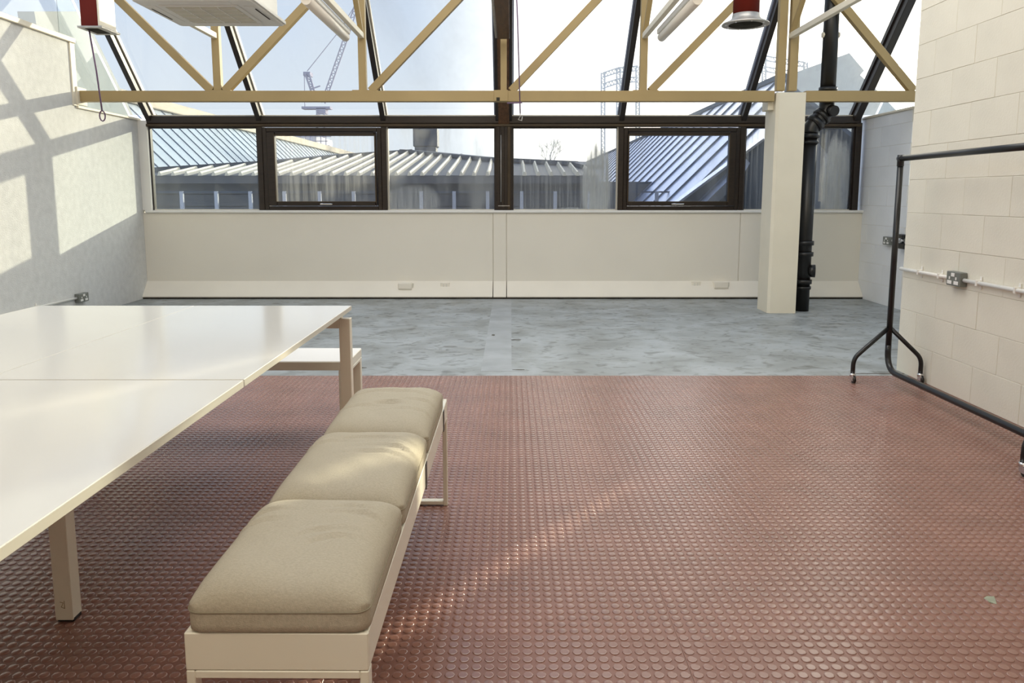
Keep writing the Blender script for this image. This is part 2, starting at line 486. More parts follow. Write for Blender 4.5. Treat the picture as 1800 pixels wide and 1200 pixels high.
xs = np.arange(math.ceil((XL + 0.02 - SX) / PITCH_STUD), math.floor((XR - 0.02 - SX) / PITCH_STUD)) * PITCH_STUD + SX + PITCH_STUD / 2
ys = np.arange(-2 * 14, int((YCUT - SY) / PITCH_STUD) - 0) * PITCH_STUD + SY + PITCH_STUD / 2
gx, gy = np.meshgrid(xs, ys)
P = np.stack([gx.ravel(), gy.ravel()], 1)
P = P[(P[:, 1] < YCUT - 0.015) & (P[:, 0] < XR - 0.016)]
# the 300 that show largest: nearest ones inside the frame and not behind bench or table
ax = P[:, 1] * cp + CAM_H * sp
px = PX + F * P[:, 0] / ax
py = PY - F * (P[:, 1] * sp - CAM_H * cp) / ax
inside = (px > 680) & (px < 1800) & (py > 0) & (py < 1195)
order = np.argsort(np.where(inside, ax, 1e9))
big, rest = P[order[:300]], P[order[300:]]
sm = bpy.data.meshes.new('stud')
sm.from_pydata(STUD_V.tolist(), [], STUD_F + [STUD_CAP]); sm.materials.append(M['stud'])
for p in big:
    o = bpy.data.objects.new('stud', sm); link(o, floor); o.location = (p[0], p[1], 0)
n = len(rest)
nv = len(STUD_V)
V = (STUD_V[None] + np.concatenate([rest, np.zeros((n, 1))], 1)[:, None]).reshape(-1, 3)
faces = STUD_F + [STUD_CAP]
loops = np.concatenate([np.array(f) for f in faces]); sizes = np.array([len(f) for f in faces])
allloops = (loops[None] + (np.arange(n) * nv)[:, None]).ravel()
allsizes = np.tile(sizes, n)
me = bpy.data.meshes.new('stud_field')
me.vertices.add(len(V)); me.vertices.foreach_set('co', V.ravel().astype(np.float32))
me.loops.add(len(allloops)); me.loops.foreach_set('vertex_index', allloops.astype(np.int32))
me.polygons.add(len(allsizes))
me.polygons.foreach_set('loop_start', np.concatenate([[0], np.cumsum(allsizes)[:-1]]).astype(np.int32))
me.update(calc_edges=True); me.validate()
me.materials.append(M['stud'])
sf = bpy.data.objects.new('stud_field', me); link(sf, floor); sf['kind'] = 'stuff'
pts = [(1.484, 2.236, 0), (1.498, 2.222, 0), (1.507, 2.24, 0), (1.519, 2.268, 0), (1.496, 2.270, 0), (1.480, 2.258, 0)]
MB().prism(pts, (0, 0, 0.0028)).build('paint_splash', M['paintpatch'], floor)

# left wall: tall near part, low far part, steel copings
ZLOW, ZTALL = 2.15, 2.80
YSTEP = 8.14
wl = MB().prism([(XL, YNEAR, -0.1), (XL, 9.75, -0.1), (XL, 9.75, ZLOW), (XL, YSTEP, ZLOW), (XL, YSTEP, ZTALL), (XL, YNEAR, ZTALL)], (-0.25, 0, 0))
wall_left = struct(wl.build('wall_left', M['plaster']))
box('coping', (XL - 0.27, YSTEP, ZLOW), (XL + 0.025, 9.62, ZLOW + 0.025), M['cream'], wall_left, 0.004)
box('coping', (XL - 0.27, YNEAR, ZTALL), (XL + 0.03, YSTEP + 0.03, ZTALL + 0.05), M['cream'], wall_left, 0.004)
box('edge_trim', (XL - 0.02, YSTEP - 0.06, ZLOW + 0.02), (XL + 0.015, YSTEP + 0.03, ZTALL), M['cream'], wall_left, 0.004)

# wall below the windows: backing, panels, centre strip, sill, splayed skirting
wall_back = struct(box('wall_back', (XL, YB + 0.012, -0.1), (XR2, YB + 0.28, 1.045), M['joint']))
for x0, x1 in ((XL, -0.222), (-0.214, -0.058), (-0.050, 2.808), (2.814, XR2)):
    y = YB - (0.004 if x1 - x0 < 0.2 else 0)
    box('panel', (x0 + 0.001, y, 0.19), (x1 - 0.001, YB + 0.012, 1.045), M['panel'], wall_back, 0.002)
sill = struct(box('trim_1', (XL + 0.04, YB - 0.035, 1.045), (XR2, YW + 0.05, 1.075), M['white'], None, 0.006))
for x0, x1 in ((XL, -0.222), (-0.214, -0.055), (-0.048, XR2)):
    d = 0.0 if x1 - x0 > 0.2 else 0.003
    o = MB().prism([(x0, YB - d, 0.205), (x0, 9.30 - d, 0.035), (x0, 9.30 - d, 0.022), (x0, YB + 0.01, 0.022)], (x1 - x0 - 0.003, 0, 0)).build('baseboard_back', M['skirting'])
    struct(o)
struct(box('trim_2', (XL, 9.308, 0.0), (XR2, 9.44, 0.0225), M['gap']))

# right walls: painted blockwork, every block a piece
def block_wall(name, x, y0, y1, z1, thick, yb0, off, bm_='block'):
    """wall whose face looks to -X; blocks between yb0 and y1"""
    w_ = struct(box(name, (x + 0.0025, y0, -0.1), (x + thick, y1, z1), M['joint']))
    CH, BL, J = 0.2265, 0.448, 0.0028
    k = 0; z = 0.0
    cache = {}
    while z < z1 - 0.02:
        zt = min(z + CH, z1)
        y = y1 - (0 if (k + off) % 2 == 0 else BL / 2)
        edges = [y1]
        while y > yb0:
            if y < y1: edges.append(y)
            y -= BL
        edges.append(yb0)
        for a, b in zip(edges[:-1], edges[1:]):
            if a - b < 0.03: continue
            L, Hh = round(a - b - J, 4), round(zt - z - J, 4)
            if (L, Hh) not in cache:
                t = MB().box((0, 0, 0), (0.0058, L, Hh), 0.0014)
                o = t.build('block', M[bm_], w_)
                cache[(L, Hh)] = o.data
            else:
                o = bpy.data.objects.new('block', cache[(L, Hh)]); link(o, w_)
            o.location = (x - 0.0012 + random.uniform(-0.0008, 0.0008), b + J / 2, z + J / 2)
        z += CH; k += 1
    return w_
wall_right = block_wall('wall_right', XR, YNEAR, 5.44, 4.53, XR2 - XR, 2.55, 0)
# unseen slot added in the recessed wall to let in the floor's sun streak
wall_side = block_wall('wall_side', XR2, 8.392, 9.75, 2.17, 0.06, 8.392, 1, 'block_cool')
wall_side2 = block_wall('wall_side', XR2, 5.44, 8.18, 2.17, 0.06, 5.44, 1, 'block_cool')
struct(box('wall_side', (XR2, 8.18, -0.1), (XR2 + 0.06, 8.392, 1.17), M['block_cool']))
struct(box('trim_3', (XR2 - 0.02, 5.44, 2.17), (XR2 + 0.27, 9.62, 2.195), M['cream'], None, 0.004))
win_s = struct(box('window_13', (XR2 + 0.03, 8.175, 1.165), (XR2 + 0.036, 8.397, 2.172), glass('slot_glass', 0.0, 0.02, tinted=False)))

struct(box('wall_rear', (XL - 0.25, YNEAR - 0.2, -0.1), (XR2, YNEAR, 4.6), M['block']))
struct(box('ceiling', (XL - 0.25, YNEAR, 4.55), (XR2, 2.9, 4.65), M['white']))

# ------------------------------------------------------------------ windows
def zpx(y, Y=YW): return at(900, y, Y).z
ZS, ZH = 1.075, 2.075
MULL = [-4.385, -3.035, -1.538, -0.085, 1.335, 2.805, 4.165]
GL = {}
GL[1] = glass('glass_film', 0.01, 0.06, 1.5, tint=(0.92, 0.96, 0.97, 1))
GL[2] = glass('glass_film_streaked', 0.04, 0.18, 5.0, (6, 1, 0.2), 0.35, 0.75)
GL[3] = glass('glass_film_smeared', 0.02, 0.20, 2.5, (1.5, 1, 0.5), 0.4, 0.7, blob=[((-0.30, 0, 0.125), 0.35, 0.30, (1, 0, 1.5))])
GL[4] = glass('glass_film_limescale', 0.05, 0.22, 6.0, (7, 1, 0.15), 0.38, 0.75, blob=[((0.44, 0, 0.42), 0.40, 0.9, (2.2, 0, 0.8)), ((0.22, 0, -0.06), 0.35, 0.75, (0.9, 0, 3.0))])  # limescale, with the sunlit part of the grime painted denser
GL[5] = glass('glass_film_blue', 0.06, 0.16, 2.0, (2, 1, 0.3), 0.4, 0.7, tint=(0.88, 0.93, 1.0, 1))
GL[6] = glass('glass_film_dusty', 0.05, 0.22, 6.0, (6, 1, 0.15), 0.4, 0.7, blob=[((0.52, 0, 0.45), 0.30, 0.9, (1.6, 0, 0.55))])  # dust film; the blob paints in grime brightened by the sun
hw = 0.032
for i in range(6):
    x0, x1 = MULL[i], MULL[i + 1]
    l0 = x0 + (0.10 if i == 3 else 0.0 if i == 0 else hw); l1 = x1 - (0.10 if i == 2 else 0.0 if i == 5 else hw)
    if i in (1, 4):
        l0, l1 = x0 + hw, x1 - hw
        win = empty_struct('window_%d' % (i + 1), ((l0 + l1) / 2, YW, ZS))
        off = Vector(win.location)
        def R(name, lo, hi, m, par=win, bev=0.0):
            return box(name, Vector(lo) - off, Vector(hi) - off, m, par, bev)
        a0, a1, b0, b1 = l0, l1, ZS, ZH - 0.01
        fw = 0.05
        # outer frame, four members
        R('frame', (a0, YW - 0.05, b0), (a0 + fw, YW + 0.06, b1), M['frame'], bev=0.004)
        R('frame', (a1 - fw, YW - 0.05, b0), (a1, YW + 0.06, b1), M['frame'], bev=0.004)
        R('frame', (a0 + fw, YW - 0.05, b1 - fw), (a1 - fw, YW + 0.06, b1), M['frame'], bev=0.004)
        R('frame', (a0 + fw, YW - 0.05, b0), (a1 - fw, YW + 0.06, b0 + fw), M['frame'], bev=0.004)
        c0, c1 = (-2.845, -1.645) if i == 1 else (1.425, 2.632)
        d0, d1 = 1.183, 1.967
        sash = R('sash', (a0 + fw + 0.004, YW - 0.085, b0 + fw + 0.003), (c0, YW - 0.01, b1 - fw - 0.003), M['frame'], bev=0.008)
        R('sash', (c1, YW - 0.085, b0 + fw + 0.003), (a1 - fw - 0.004, YW - 0.01, b1 - fw - 0.003), M['frame'], bev=0.008)
        R('sash', (c0, YW - 0.085, d1), (c1, YW - 0.01, b1 - fw - 0.003), M['frame'], bev=0.008)
        lo_s = R('sash', (c0, YW - 0.085, b0 + fw + 0.003), (c1, YW - 0.01, d0), M['frame'], bev=0.008)
        for (p, q) in (((c0 - 0.012, YW - 0.094, d0 - 0.012), (c0, YW - 0.084, d1 + 0.012)), ((c1, YW - 0.094, d0 - 0.012), (c1 + 0.012, YW - 0.084, d1 + 0.012)),
                       ((c0, YW - 0.094, d1), (c1, YW - 0.084, d1 + 0.012)), ((c0, YW - 0.094, d0 - 0.012), (c1, YW - 0.084, d0))):
            R('glazing_bead', p, q, M['frame2'])
        R('pane', (c0 - 0.01, YW - 0.05, d0 - 0.01), (c1 + 0.01, YW - 0.044, d1 + 0.01), GL[i + 1])
        cx = (c0 + c1) / 2
        hb = MB().box((cx - 0.075 - off.x, YW - 0.10 - off.y, d0 - 0.04 - off.z), (cx + 0.075 - off.x, YW - 0.084 - off.y, d0 - 0.025 - off.z), 0.003)
        hb.box((cx - 0.06 - off.x, YW - 0.125 - off.y, d0 - 0.036 - off.z), (cx - 0.03 - off.x, YW - 0.10 - off.y, d0 - 0.022 - off.z), 0.003)
        hb.box((cx - 0.05 - off.x, YW - 0.13 - off.y, d0 - 0.032 - off.z), (cx + 0.07 - off.x, YW - 0.118 - off.y, d0 - 0.026 - off.z), 0.002)
        tag(hb.build('handle', M['chrome'], win), 'small chrome window handle')
    else:
        win = empty_struct('window_%d' % (i + 1), ((l0 + l1) / 2, YW, ZS))
        off = Vector(win.location)
        def R(name, lo, hi, m, par=win, bev=0.0):
            return box(name, Vector(lo) - off, Vector(hi) - off, m, par, bev)
        R('frame', (l0, YW - 0.02, ZS), (l0 + 0.018, YW + 0.04, ZH), M['bead'] if i in (2,) else M['darkmetal'])
        R('frame', (l1 - 0.018, YW - 0.02, ZS), (l1, YW + 0.04, ZH), M['bead'] if i == 3 else M['darkmetal'])
        R('frame', (l0 + 0.018, YW - 0.02, ZH - 0.016), (l1 - 0.018, YW + 0.04, ZH), M['darkmetal'])
        R('frame', (l0 + 0.018, YW - 0.02, ZS), (l1 - 0.018, YW + 0.04, ZS + 0.012), M['bead'])
        R('pane', (l0 + 0.008, YW + 0.008, ZS + 0.004), (l1 - 0.008, YW + 0.014, ZH - 0.004), GL[i + 1])
# jamb reveal on the left, mullions, head beam
struct(box('trim_4', (XL, YB - 0.005, 1.075), (-4.385, YW + 0.08, 2.15), M['white'], None, 0.004))
struct(box('trim_5', (4.165, YB - 0.01, 1.06), (4.235, YW + 0.06, 2.12), M['frame'], None, 0.004))
for i, x in enumerate(MULL[1:-1]):
    hw_ = 0.10 if i == 2 else hw
    m_ = struct(box('trim_%d' % (6 + i), (x - hw_, YW - 0.055, ZS), (x + hw_, YW + 0.06, ZH + 0.03), M['frame'], None, 0.005))
    if i == 2:
        for dx in (-0.085, -0.03, 0.045):
            box('groove_bead', (x + dx, YW - 0.066, ZS + 0.012), (x + dx + 0.035, YW - 0.054, ZH), M['frame2' if dx == 0.045 else 'frame'], m_, 0.003)
        box('bolt', (x - 0.07, YW - 0.074, ZS + 0.05), (x + 0.07, YW - 0.064, ZS + 0.058), M['galv'], m_)
        tube('rod', [(x - 0.035, YW - 0.07, ZS + 0.1), (x - 0.035, YW - 0.07, ZH - 0.1)], 0.006, M['galv'], m_, 6)
head = empty_struct('trim_11', (0, YW, ZH))
box('head_board', (XL + 0.11, -0.06, 0.035), (4.22, 0.12, 0.125), M['frame'], head, 0.008)
box('head_lip', (XL + 0.11, -0.075, 0.0), (4.22, 0.06, 0.033), M['frame2'], head, 0.004)
box('head_flashing', (XL + 0.11, -0.03, 0.125), (4.22, 0.10, 0.14), M['cream'], head, 0.002)

# sloping roof glazing above the head: rafters at each mullion, panes between
Z0, Y0 = 2.20, 9.50
RUN = 2.5                                    # horizontal run of the 45 degree slope, toward the room
RX = [-4.36, -3.035, -1.538, -0.085, 1.335, 2.805, 4.165]
for i, x in enumerate(RX):
    wd = 0.20 if i == 3 else 0.085 if i == 6 else 0.06
    r = empty_struct('trim_%d' % (12 + i), (x, Y0, Z0))
    a, b = Vector((0, 0.02, -0.06)), Vector((0, -RUN, RUN - 0.08))
    bar('rafter', a, b, wd, 0.11, M['darkmetal'], r, up=(0, 0.7, 0.7), bev=0.004)
    for s in (-1, 1):
        m_ = M['bead'] if i < 3 else M['beadshade']  # one kind of bead: left in sunlit tone, the rest in bluish shade
        if i == 6: m_ = M['darkmetal']
        bar('glazing_bead', a + Vector((s * (wd / 2 + 0.009), 0.04, 0.04)), b + Vector((s * (wd / 2 + 0.009), 0.04, 0.04)), 0.016, 0.05, m_, r, up=(0, 0.7, 0.7))
    if i == 3:
        bar('rafter_face', Vector((0.0, -0.05, -0.10)), Vector((0.0, -RUN, RUN - 0.15)), 0.13, 0.02, M['brownboard'], r, up=(0, 0.7, 0.7))
SG = [glass('roof_glass_film', 0.02, 0.08, 1.2), glass('roof_glass_smeared', 0.04, 0.16, 1.0, (1, 1, 0.4), 0.42, 0.66),
      glass('roof_glass_dusty', 0.10, 0.34, 1.0, (1, 1, 0.4), 0.40, 0.66)]
for i in range(6):
    x0, x1 = (XL - 0.12 if i == 0 else RX[i] + 0.02), (XR2 + 0.12 if i == 5 else RX[i + 1] - 0.02)
    win = empty_struct('window_%d' % (7 + i), ((x0 + x1) / 2, Y0, Z0))
    hx = (x1 - x0) / 2
    p = [(-hx, 0.04, 0.02), (hx, 0.04, 0.02), (hx, 0.04 - RUN, 0.02 + RUN), (-hx, 0.04 - RUN, 0.02 + RUN)]
    MB().prism(p, (0, 0.005, 0.005)).build('pane', SG[0 if i in (0, 1) else 1 if i in (2, 3) else 2], win)
win = struct(box('window_16', (XL - 0.2, 2.9, 4.72), (XR2 + 0.2, 7.0, 4.726), SG[0]))
# side glazing over the low walls (triangles under the slope) and over the tall wall
for k, x in enumerate((XL - 0.12, XR2 + 0.12)):
    zb = ZLOW + 0.02
    pts = [(x, 9.5, zb), (x, 9.5 - 2.5, zb + 2.5), (x, YSTEP - (1.14 if k else 0), zb + 2.5), (x, YSTEP - (1.14 if k else 0), zb)]
    if k == 0: pts = [(x, 9.52, zb), (x, YSTEP, zb), (x, YSTEP, zb + 1.38)]
    else: pts = [(x, 9.52, zb), (x, 5.5, zb), (x, 5.5, zb + 2.4), (x, 7.1, zb + 2.4)]
    win = struct(MB().prism(pts, (0.006, 0, 0)).build('window_%d' % (14 + k), GL[1]))
win = struct(box('window_17', (XL - 0.12, 2.9, ZTALL + 0.05), (XL - 0.114, YSTEP, 4.72), SG[0]))
box('ridge_beam', (XL - 0.2, 6.95, Z0 + RUN - 0.05), (XR2 + 0.2, 7.10, Z0 + RUN + 0.1), M['darkmetal'])['kind'] = 'structure'
bpy.data.objects['ridge_beam'].name = 'trim_19'

# ------------------------------------------------------------------ steel roof truss across the room
YT, ZC, ZTOP = 8.22, 2.275, 3.72
tr = thing('roof_truss', 'cream painted steel lattice truss spanning the room in front of the sloping glazing', 'truss', (0, YT, ZC))
T = lambda x, z, y=YT: Vector((x, y - YT, z - ZC))
for x0, x1 in ((XL + 0.03, -0.15), (-0.15, 2.735), (3.06, XR2)):
    bar('bottom_chord', T(x0, ZC), T(x1, ZC), 0.10, 0.108, M['truss'], tr, bev=0.003)
bar('top_chord', T(XL + 0.03, ZTOP), T(XR2, ZTOP), 0.10, 0.108, M['truss'], tr, bev=0.003)
tmesh = {}
for x, wd in ((-3.045, 0.078), (-1.538, 0.078), (-0.075, 0.065), (1.375, 0.075)):
    bar('vertical', T(x, ZC + 0.055), T(x, ZTOP - 0.055), wd, 0.075, M['truss'], tr, up=(0, 1, 0), bev=0.003)
for x in (2.80, 2.925):
    bar('vertical', T(x, ZC + 0.055), T(x, ZTOP - 0.055), 0.085, 0.075, M['truss'], tr, up=(0, 1, 0), bev=0.003)
for (xa, za, xb, zb) in ((-3.06, ZC, -4.45, ZTOP - 0.05), (-3.03, ZC, -1.60, ZTOP - 0.03), (-1.51, ZC, -0.10, ZTOP - 0.03), (-0.05, ZC, 1.32, ZTOP - 0.03),
                         (1.40, ZC, 2.78, ZTOP - 0.03), (4.24, ZC, 2.90, ZTOP + 0.02)):
    d = (Vector((xb, 0, zb)) - Vector((xa, 0, za))).normalized()
    bar('diagonal', T(xa, za) + d * 0.075, T(xb, zb), 0.070, 0.080, M['truss'], tr, up=(-d.z, 0, d.x), bev=0.003)
for x in (-3.045, -1.525, 1.39):
    box('gusset', T(x - 0.12, ZC + 0.054, YT - 0.045), T(x + 0.14, ZC + 0.062, YT + 0.045), M['truss'], tr)
box('end_plate', T(XL + 0.005, ZC - 0.09, YT - 0.09), T(XL + 0.03, ZC + 0.09, YT + 0.09), M['cream'], tr, 0.003)
box('splice_plate', T(-0.175, ZC - 0.052, YT - 0.058), T(-0.03, ZC + 0.06, YT - 0.05), M['truss'], tr, 0.002)
box('dirt_stain', T(-0.15, ZC - 0.05, YT - 0.060), T(-0.115, ZC - 0.015, YT - 0.0575), M['gap'], tr)
# ties and braces running back from the truss toward the room
for x in (-3.045, -1.535, 1.375, 2.885):
    bar('tie', T(x + 0.0, 2.88, YT - 0.02), T(x, 2.88, 3.5), 0.05, 0.055, M['cream'], tr, bev=0.003)
    if x > -3: bar('brace', T(x, 2.90, YT - 0.05), T(x, 3.62, YT - 0.75), 0.05, 0.035, M['truss'], tr, bev=0.003)

# lower chord's pair of strip lights, hung under the ties
def strip_light(x, label):
    t = thing('strip_light', label, 'lamp', (x, 0, 2.80))
    b = MB().box((-0.045, 6.2, 0.0), (0.045, 7.72, 0.05), 0.006)
    b.build('batten', M['white'], t)
    d = MB().tube([(0, 6.25, -0.03), (0, 7.70, -0.03), (0, 7.73, -0.03)], [0.042, 0.042, 0.026], 14)
    d.build('diffuser', M['tube'], t)
    for y in (6.4, 7.5):
        bar('bracket', (0.0, y, 0.04), (0.075 if x > 0 else 0.06, y, 0.075), 0.03, 0.006, M['galv'], t)
    return t
strip_light(-1.60, 'white strip light with rounded diffuser under the tie left of the middle rafter')
strip_light(1.46, 'white strip light under the tie beside the round red duct')

# timber board running back over the middle of the truss
t = thing('timber_board', 'dark brown timber board along the middle of the roof above the truss', 'beam', (-0.075, 8.1, 2.83))
box('board', (-0.062, -3.5, 0.0), (0.062, 0.0, 0.03), M['brownboard'], t, 0.003)
box('edge_strip', (-0.085, -3.5, 0.005), (-0.064, -0.02, 0.035), M['galv'], t, 0.002)

# pull cords
def cord(x, y, z0, z1, dx, label, hook):
    t = thing('pull_cord', label, 'cord', (x, y, z0))
    tube('cord', [(-dx, 0, z1 - z0), (-dx * 0.4, 0.0, (z1 - z0) * 0.5), (0, 0, 0.0)], 0.007, M['cord'], t, 6)
    if hook == 'loop':
        pts = [(0.025 * math.sin(a), 0, -0.045 + 0.045 * math.cos(a)) for a in [i * 2 * math.pi / 12 for i in range(13)]]
        tube('loop', pts, 0.006, M['cord'], t, 6)
    else:
        tube('loop', [(0, 0, 0.0), (0, 0, -0.03), (-0.02, 0, -0.06), (0.015, 0, -0.07), (0.02, 0, -0.03)], 0.006, M['galv'], t, 6)
        tube('crossbar', [(-0.13, 0, 0.10), (0.02, 0, 0.105)], 0.008, M['cord'], t, 6)
cord(-3.640, 7.0, 2.00, 2.695, 0.065, 'purple pull cord with a loop hanging by the left end of the truss', 'loop')
cord(0.093, 7.8, 2.06, 3.87, 0.07, 'thin purple pull cord hanging right of the middle rafter', 'hook')

# ------------------------------------------------------------------ column and drain pipe
t = thing('column', 'white painted square concrete column with chamfered edge under the truss', 'column', (2.9, 8.3, 0))
pts = [(-0.145, 0.20, 0), (-0.145, -0.118, 0), (-0.118, -0.145, 0), (0.155, -0.145, 0), (0.155, 0.20, 0)]
MB().prism(pts, (0, 0, 2.31)).build('shaft', M['cream'], t)
box('cap_plate', (-0.21, -0.06, 2.14), (-0.146, 0.12, 2.30), M['cream'], t, 0.004)
box('edge_strip', (0.156, -0.10, 0), (0.166, 0.20, 2.28), M['white'], t)

t = thing('drain_pipe', 'black soil pipe with offset bend rising behind the white column', 'pipe', (3.19, 8.35, 0))
xo = 0.165
A, B, Cc, D = Vector((0, 0, 0)), Vector((0, 0, 1.97)), Vector((xo, 0, 2.13)), Vector((xo, 0, 3.9))
tube('lower_pipe', [A, (0, 0, 1.88)], 0.078, M['black'], t, 20)
tube('offset_bend', fillet((0, 0, 1.88), B, Cc, 0.06) + fillet(B, Cc, D, 0.06) + [(xo, 0, 2.26)], 0.080, M['black'], t, 20)
tube('upper_pipe', [(xo, 0, 2.26), D], 0.078, M['black'], t, 20)
for z, x, r in ((0.30, 0, 0.096), (0.60, 0, 0.098), (0.72, 0, 0.098), (0.24, 0, 0.09), (1.86, 0, 0.096), (1.80, 0, 0.09), (2.24, xo, 0.094), (2.34, xo, 0.094)):
    tube('collar', [(x, 0, z), (x, 0, z + (0.045 if r > 0.092 else 0.03))], r, M['black'], t, 20)
tube('collar', [(0.03, 0, 2.0), (0.075, 0, 2.045)], 0.098, M['black'], t, 20)
tube('collar', [(0.10, 0, 2.07), (0.135, 0, 2.105)], 0.098, M['black'], t, 20)
tube('rodding_cap', [(0.05, -0.02, 0.44), (0.115, -0.04, 0.44)], [0.065, 0.07], M['black'], t, 16)
tube('access_cap', [(xo + 0.02, -0.06, 2.14), (xo + 0.035, -0.125, 2.13)], [0.06, 0.055], M['black'], t, 16)
tube('pipe_clip', [(xo - 0.09, 0, 2.92), (xo + 0.09, 0, 2.92)], 0.03, M['cream'], t, 8)
tube('pale_tee', [(-0.078, 0.05, 1.80), (-0.07, 0.05, 1.93), (-0.02, 0.03, 2.02)], 0.032, M['cream'], t, 12)

# ------------------------------------------------------------------ ceiling cassette, red ducts
t = thing('ceiling_cassette', 'white square air conditioning cassette hung at the top left', 'air conditioner', (-2.376, 6.375, 2.70))
def rr(hx, hy, r, z):
    o = []
    for cx, cy, a0 in ((hx - r, hy - r, 0), (-hx + r, hy - r, 90), (-hx + r, -hy + r, 180), (hx - r, -hy + r, 270)):
        for k in range(5):
            a = math.radians(a0 + k * 22.5)
            o.append((cx + r * math.cos(a), cy + r * math.sin(a), z))
    return o
mb = MB()
mb.prism(rr(0.457, 0.457, 0.03, 0.0), (0, 0, 0.022)); mb.prism(rr(0.44, 0.44, 0.03, -0.014), (0, 0, 0.016))
mb.build('fascia', M['ac'], t)
box('body', (-0.40, -0.40, 0.022), (0.40, 0.40, 0.28), M['ac'], t, 0.01)
box('grille_frame', (-0.30, -0.30, -0.022), (0.30, 0.30, -0.012), M['ac'], t, 0.004)
g = box('intake_grille', (-0.265, -0.265, -0.026), (0.265, 0.265, -0.020), M['acgrille'], t, 0.002)
for k in range(4):
    box('grille_rib', (-0.265, -0.20 + k * 0.13 - 0.004, -0.030), (0.265, -0.20 + k * 0.13 + 0.004, -0.024), M['ac'], g)
for k in range(3):
    box('grille_rib', (-0.135 + k * 0.135 - 0.004, -0.265, -0.030), (-0.135 + k * 0.135 + 0.004, 0.265, -0.024), M['ac'], g)
for (lo, hi) in (((0.335, -0.27, -0.018), (0.405, 0.27, -0.010)), ((-0.405, -0.27, -0.018), (-0.335, 0.27, -0.010)), ((-0.27, 0.335, -0.018), (0.27, 0.405, -0.010)), ((-0.27, -0.405, -0.018), (0.27, -0.335, -0.010))):
    lv = box('louvre', lo, hi, M['ac'], t, 0.003)
    if hi[0] - lo[0] < 0.2:
        box('slot', (hi[0] - 0.010 if lo[0] > 0 else lo[0], lo[1] + 0.08, -0.020), (hi[0] if lo[0] > 0 else lo[0] + 0.010, hi[1] - 0.1, -0.017), M['gap'], lv)
for sx in (-1, 1):
    for sy in (-1, 1):
        tube('hanger_rod', [(sx * 0.38, sy * 0.38, 0.25), (sx * 0.38, sy * 0.38, 1.0)], 0.006, M['galv'], t, 6)

t = thing('square_duct', 'square red duct with galvanised base flange at the top left', 'duct', (-3.655, 7.0, 2.705))
mb = MB().box((-0.075, -0.08, 0.006), (0.075, 0.08, 1.0), 0.002); mb.build('casing', M['red'], t)
box('side_sheet', (0.076, -0.085, 0.006), (0.092, 0.19, 1.0), M['cream'], t)
mb = MB().box((-0.10, -0.10, -0.012), (0.115, 0.22, 0.004), 0.002); mb.build('flange', M['galv'], t)
box('opening', (-0.055, -0.06, -0.015), (0.06, 0.15, -0.0115), M['gap'], t)  # dark sheet painted in for the shade inside the duct

t = thing('round_duct', 'round dark red duct with flared rim hanging at the upper right', 'duct', (2.06, 7.0, 2.735))
tube('pipe', [(0, 0, 0.075), (0, 0, 1.1)], 0.112, M['red'], t, 24)
fl_ = MB().tube([(0, 0, 0.09), (0, 0, 0.062), (0, 0, 0.042), (0, 0, 0.026), (0, 0, 0.012), (0, 0, 0.0)], [0.116, 0.118, 0.135, 0.165, 0.20, 0.205], 28)
fl_.build('flared_rim', M['galv'], t)
for k in range(8):
    a = k * math.pi / 4
    tube('rivet', [(0.17 * math.cos(a), 0.17 * math.sin(a), -0.006), (0.17 * math.cos(a), 0.17 * math.sin(a), 0.004)], 0.008, M['chrome'], t, 8)
tube('mouth', [(0, 0, -0.002), (0, 0, 0.004)], 0.145, M['gap'], t, 24)  # dark disc painted in for the unlit inside of the round duct

# ------------------------------------------------------------------ sockets, conduits, skirting boxes
def socket(label, loc, sgn, L, Hh, dp, M_, fine):
    """surface double socket on a side wall; sgn +1: face looks to +X (left wall), -1: face looks to -X"""
    t = thing('double_socket', label, 'socket', loc)
    mb = MB().box((min(0, sgn * dp), -L / 2, -Hh / 2), (max(0, sgn * dp), L / 2, Hh / 2), 0.004)
    mb.build('box', M_, t)
    xf = sgn * dp
    for yy in (-L * 0.24, L * 0.24):
        f = box('outlet', (min(xf, xf + sgn * 0.002), yy - 0.024, -0.034), (max(xf, xf + sgn * 0.002), yy + 0.024, -0.012), M['white'], t, 0.0008)
        box('earth_slot', (min(xf, xf + sgn * 0.002), yy - 0.004, -0.005), (max(xf, xf + sgn * 0.002), yy + 0.008, 0.012), M['white'], t)
    box('switch', (min(xf, xf + sgn * 0.004), -0.018, 0.014), (max(xf, xf + sgn * 0.004), 0.018, 0.036), M['white'], t, 0.001)
    return t
socket('grey metal double socket on the near cream block wall', (XR - 0.004, 4.735, 0.74), -1, 0.146, 0.088, 0.046, M['greysock'], 1)
socket('grey metal double socket low on the left wall above the table', (XL, 7.94, 0.20), 1, 0.18, 0.09, 0.05, M['greysock'], 1)
socket('small grey socket on the recessed white block wall', (XR2 - 0.004, 8.71, 0.745), -1, 0.16, 0.09, 0.046, M['greysock'], 1)
def conduit(label, x, y0, y1, z, sgn, clips, end=None):
    t = thing('conduit', label, 'conduit', (x, y0, z))
    pts = [(sgn * 0.02, 0, 0), (sgn * 0.02, y1 - y0, 0)]
    if end: pts += end
    tube('pipe', pts, 0.0125, M['conduit'], t, 10)
    for c in clips:
        b = MB().box((min(0, sgn * 0.036), c - y0 - 0.008, -0.018), (max(0, sgn * 0.036), c - y0 + 0.008, 0.018), 0.002)
        b.box((min(0, sgn * 0.006), c - y0 - 0.009, -0.038), (max(0, sgn * 0.006), c - y0 + 0.009, 0.038), 0.001)
        b.build('saddle_clip', M['conduit'], t)
    return t
conduit('white conduit from the grey socket forward along the near block wall', XR - 0.003, 2.6, 4.66, 0.738, -1, (4.52, 4.17, 3.7, 3.2))
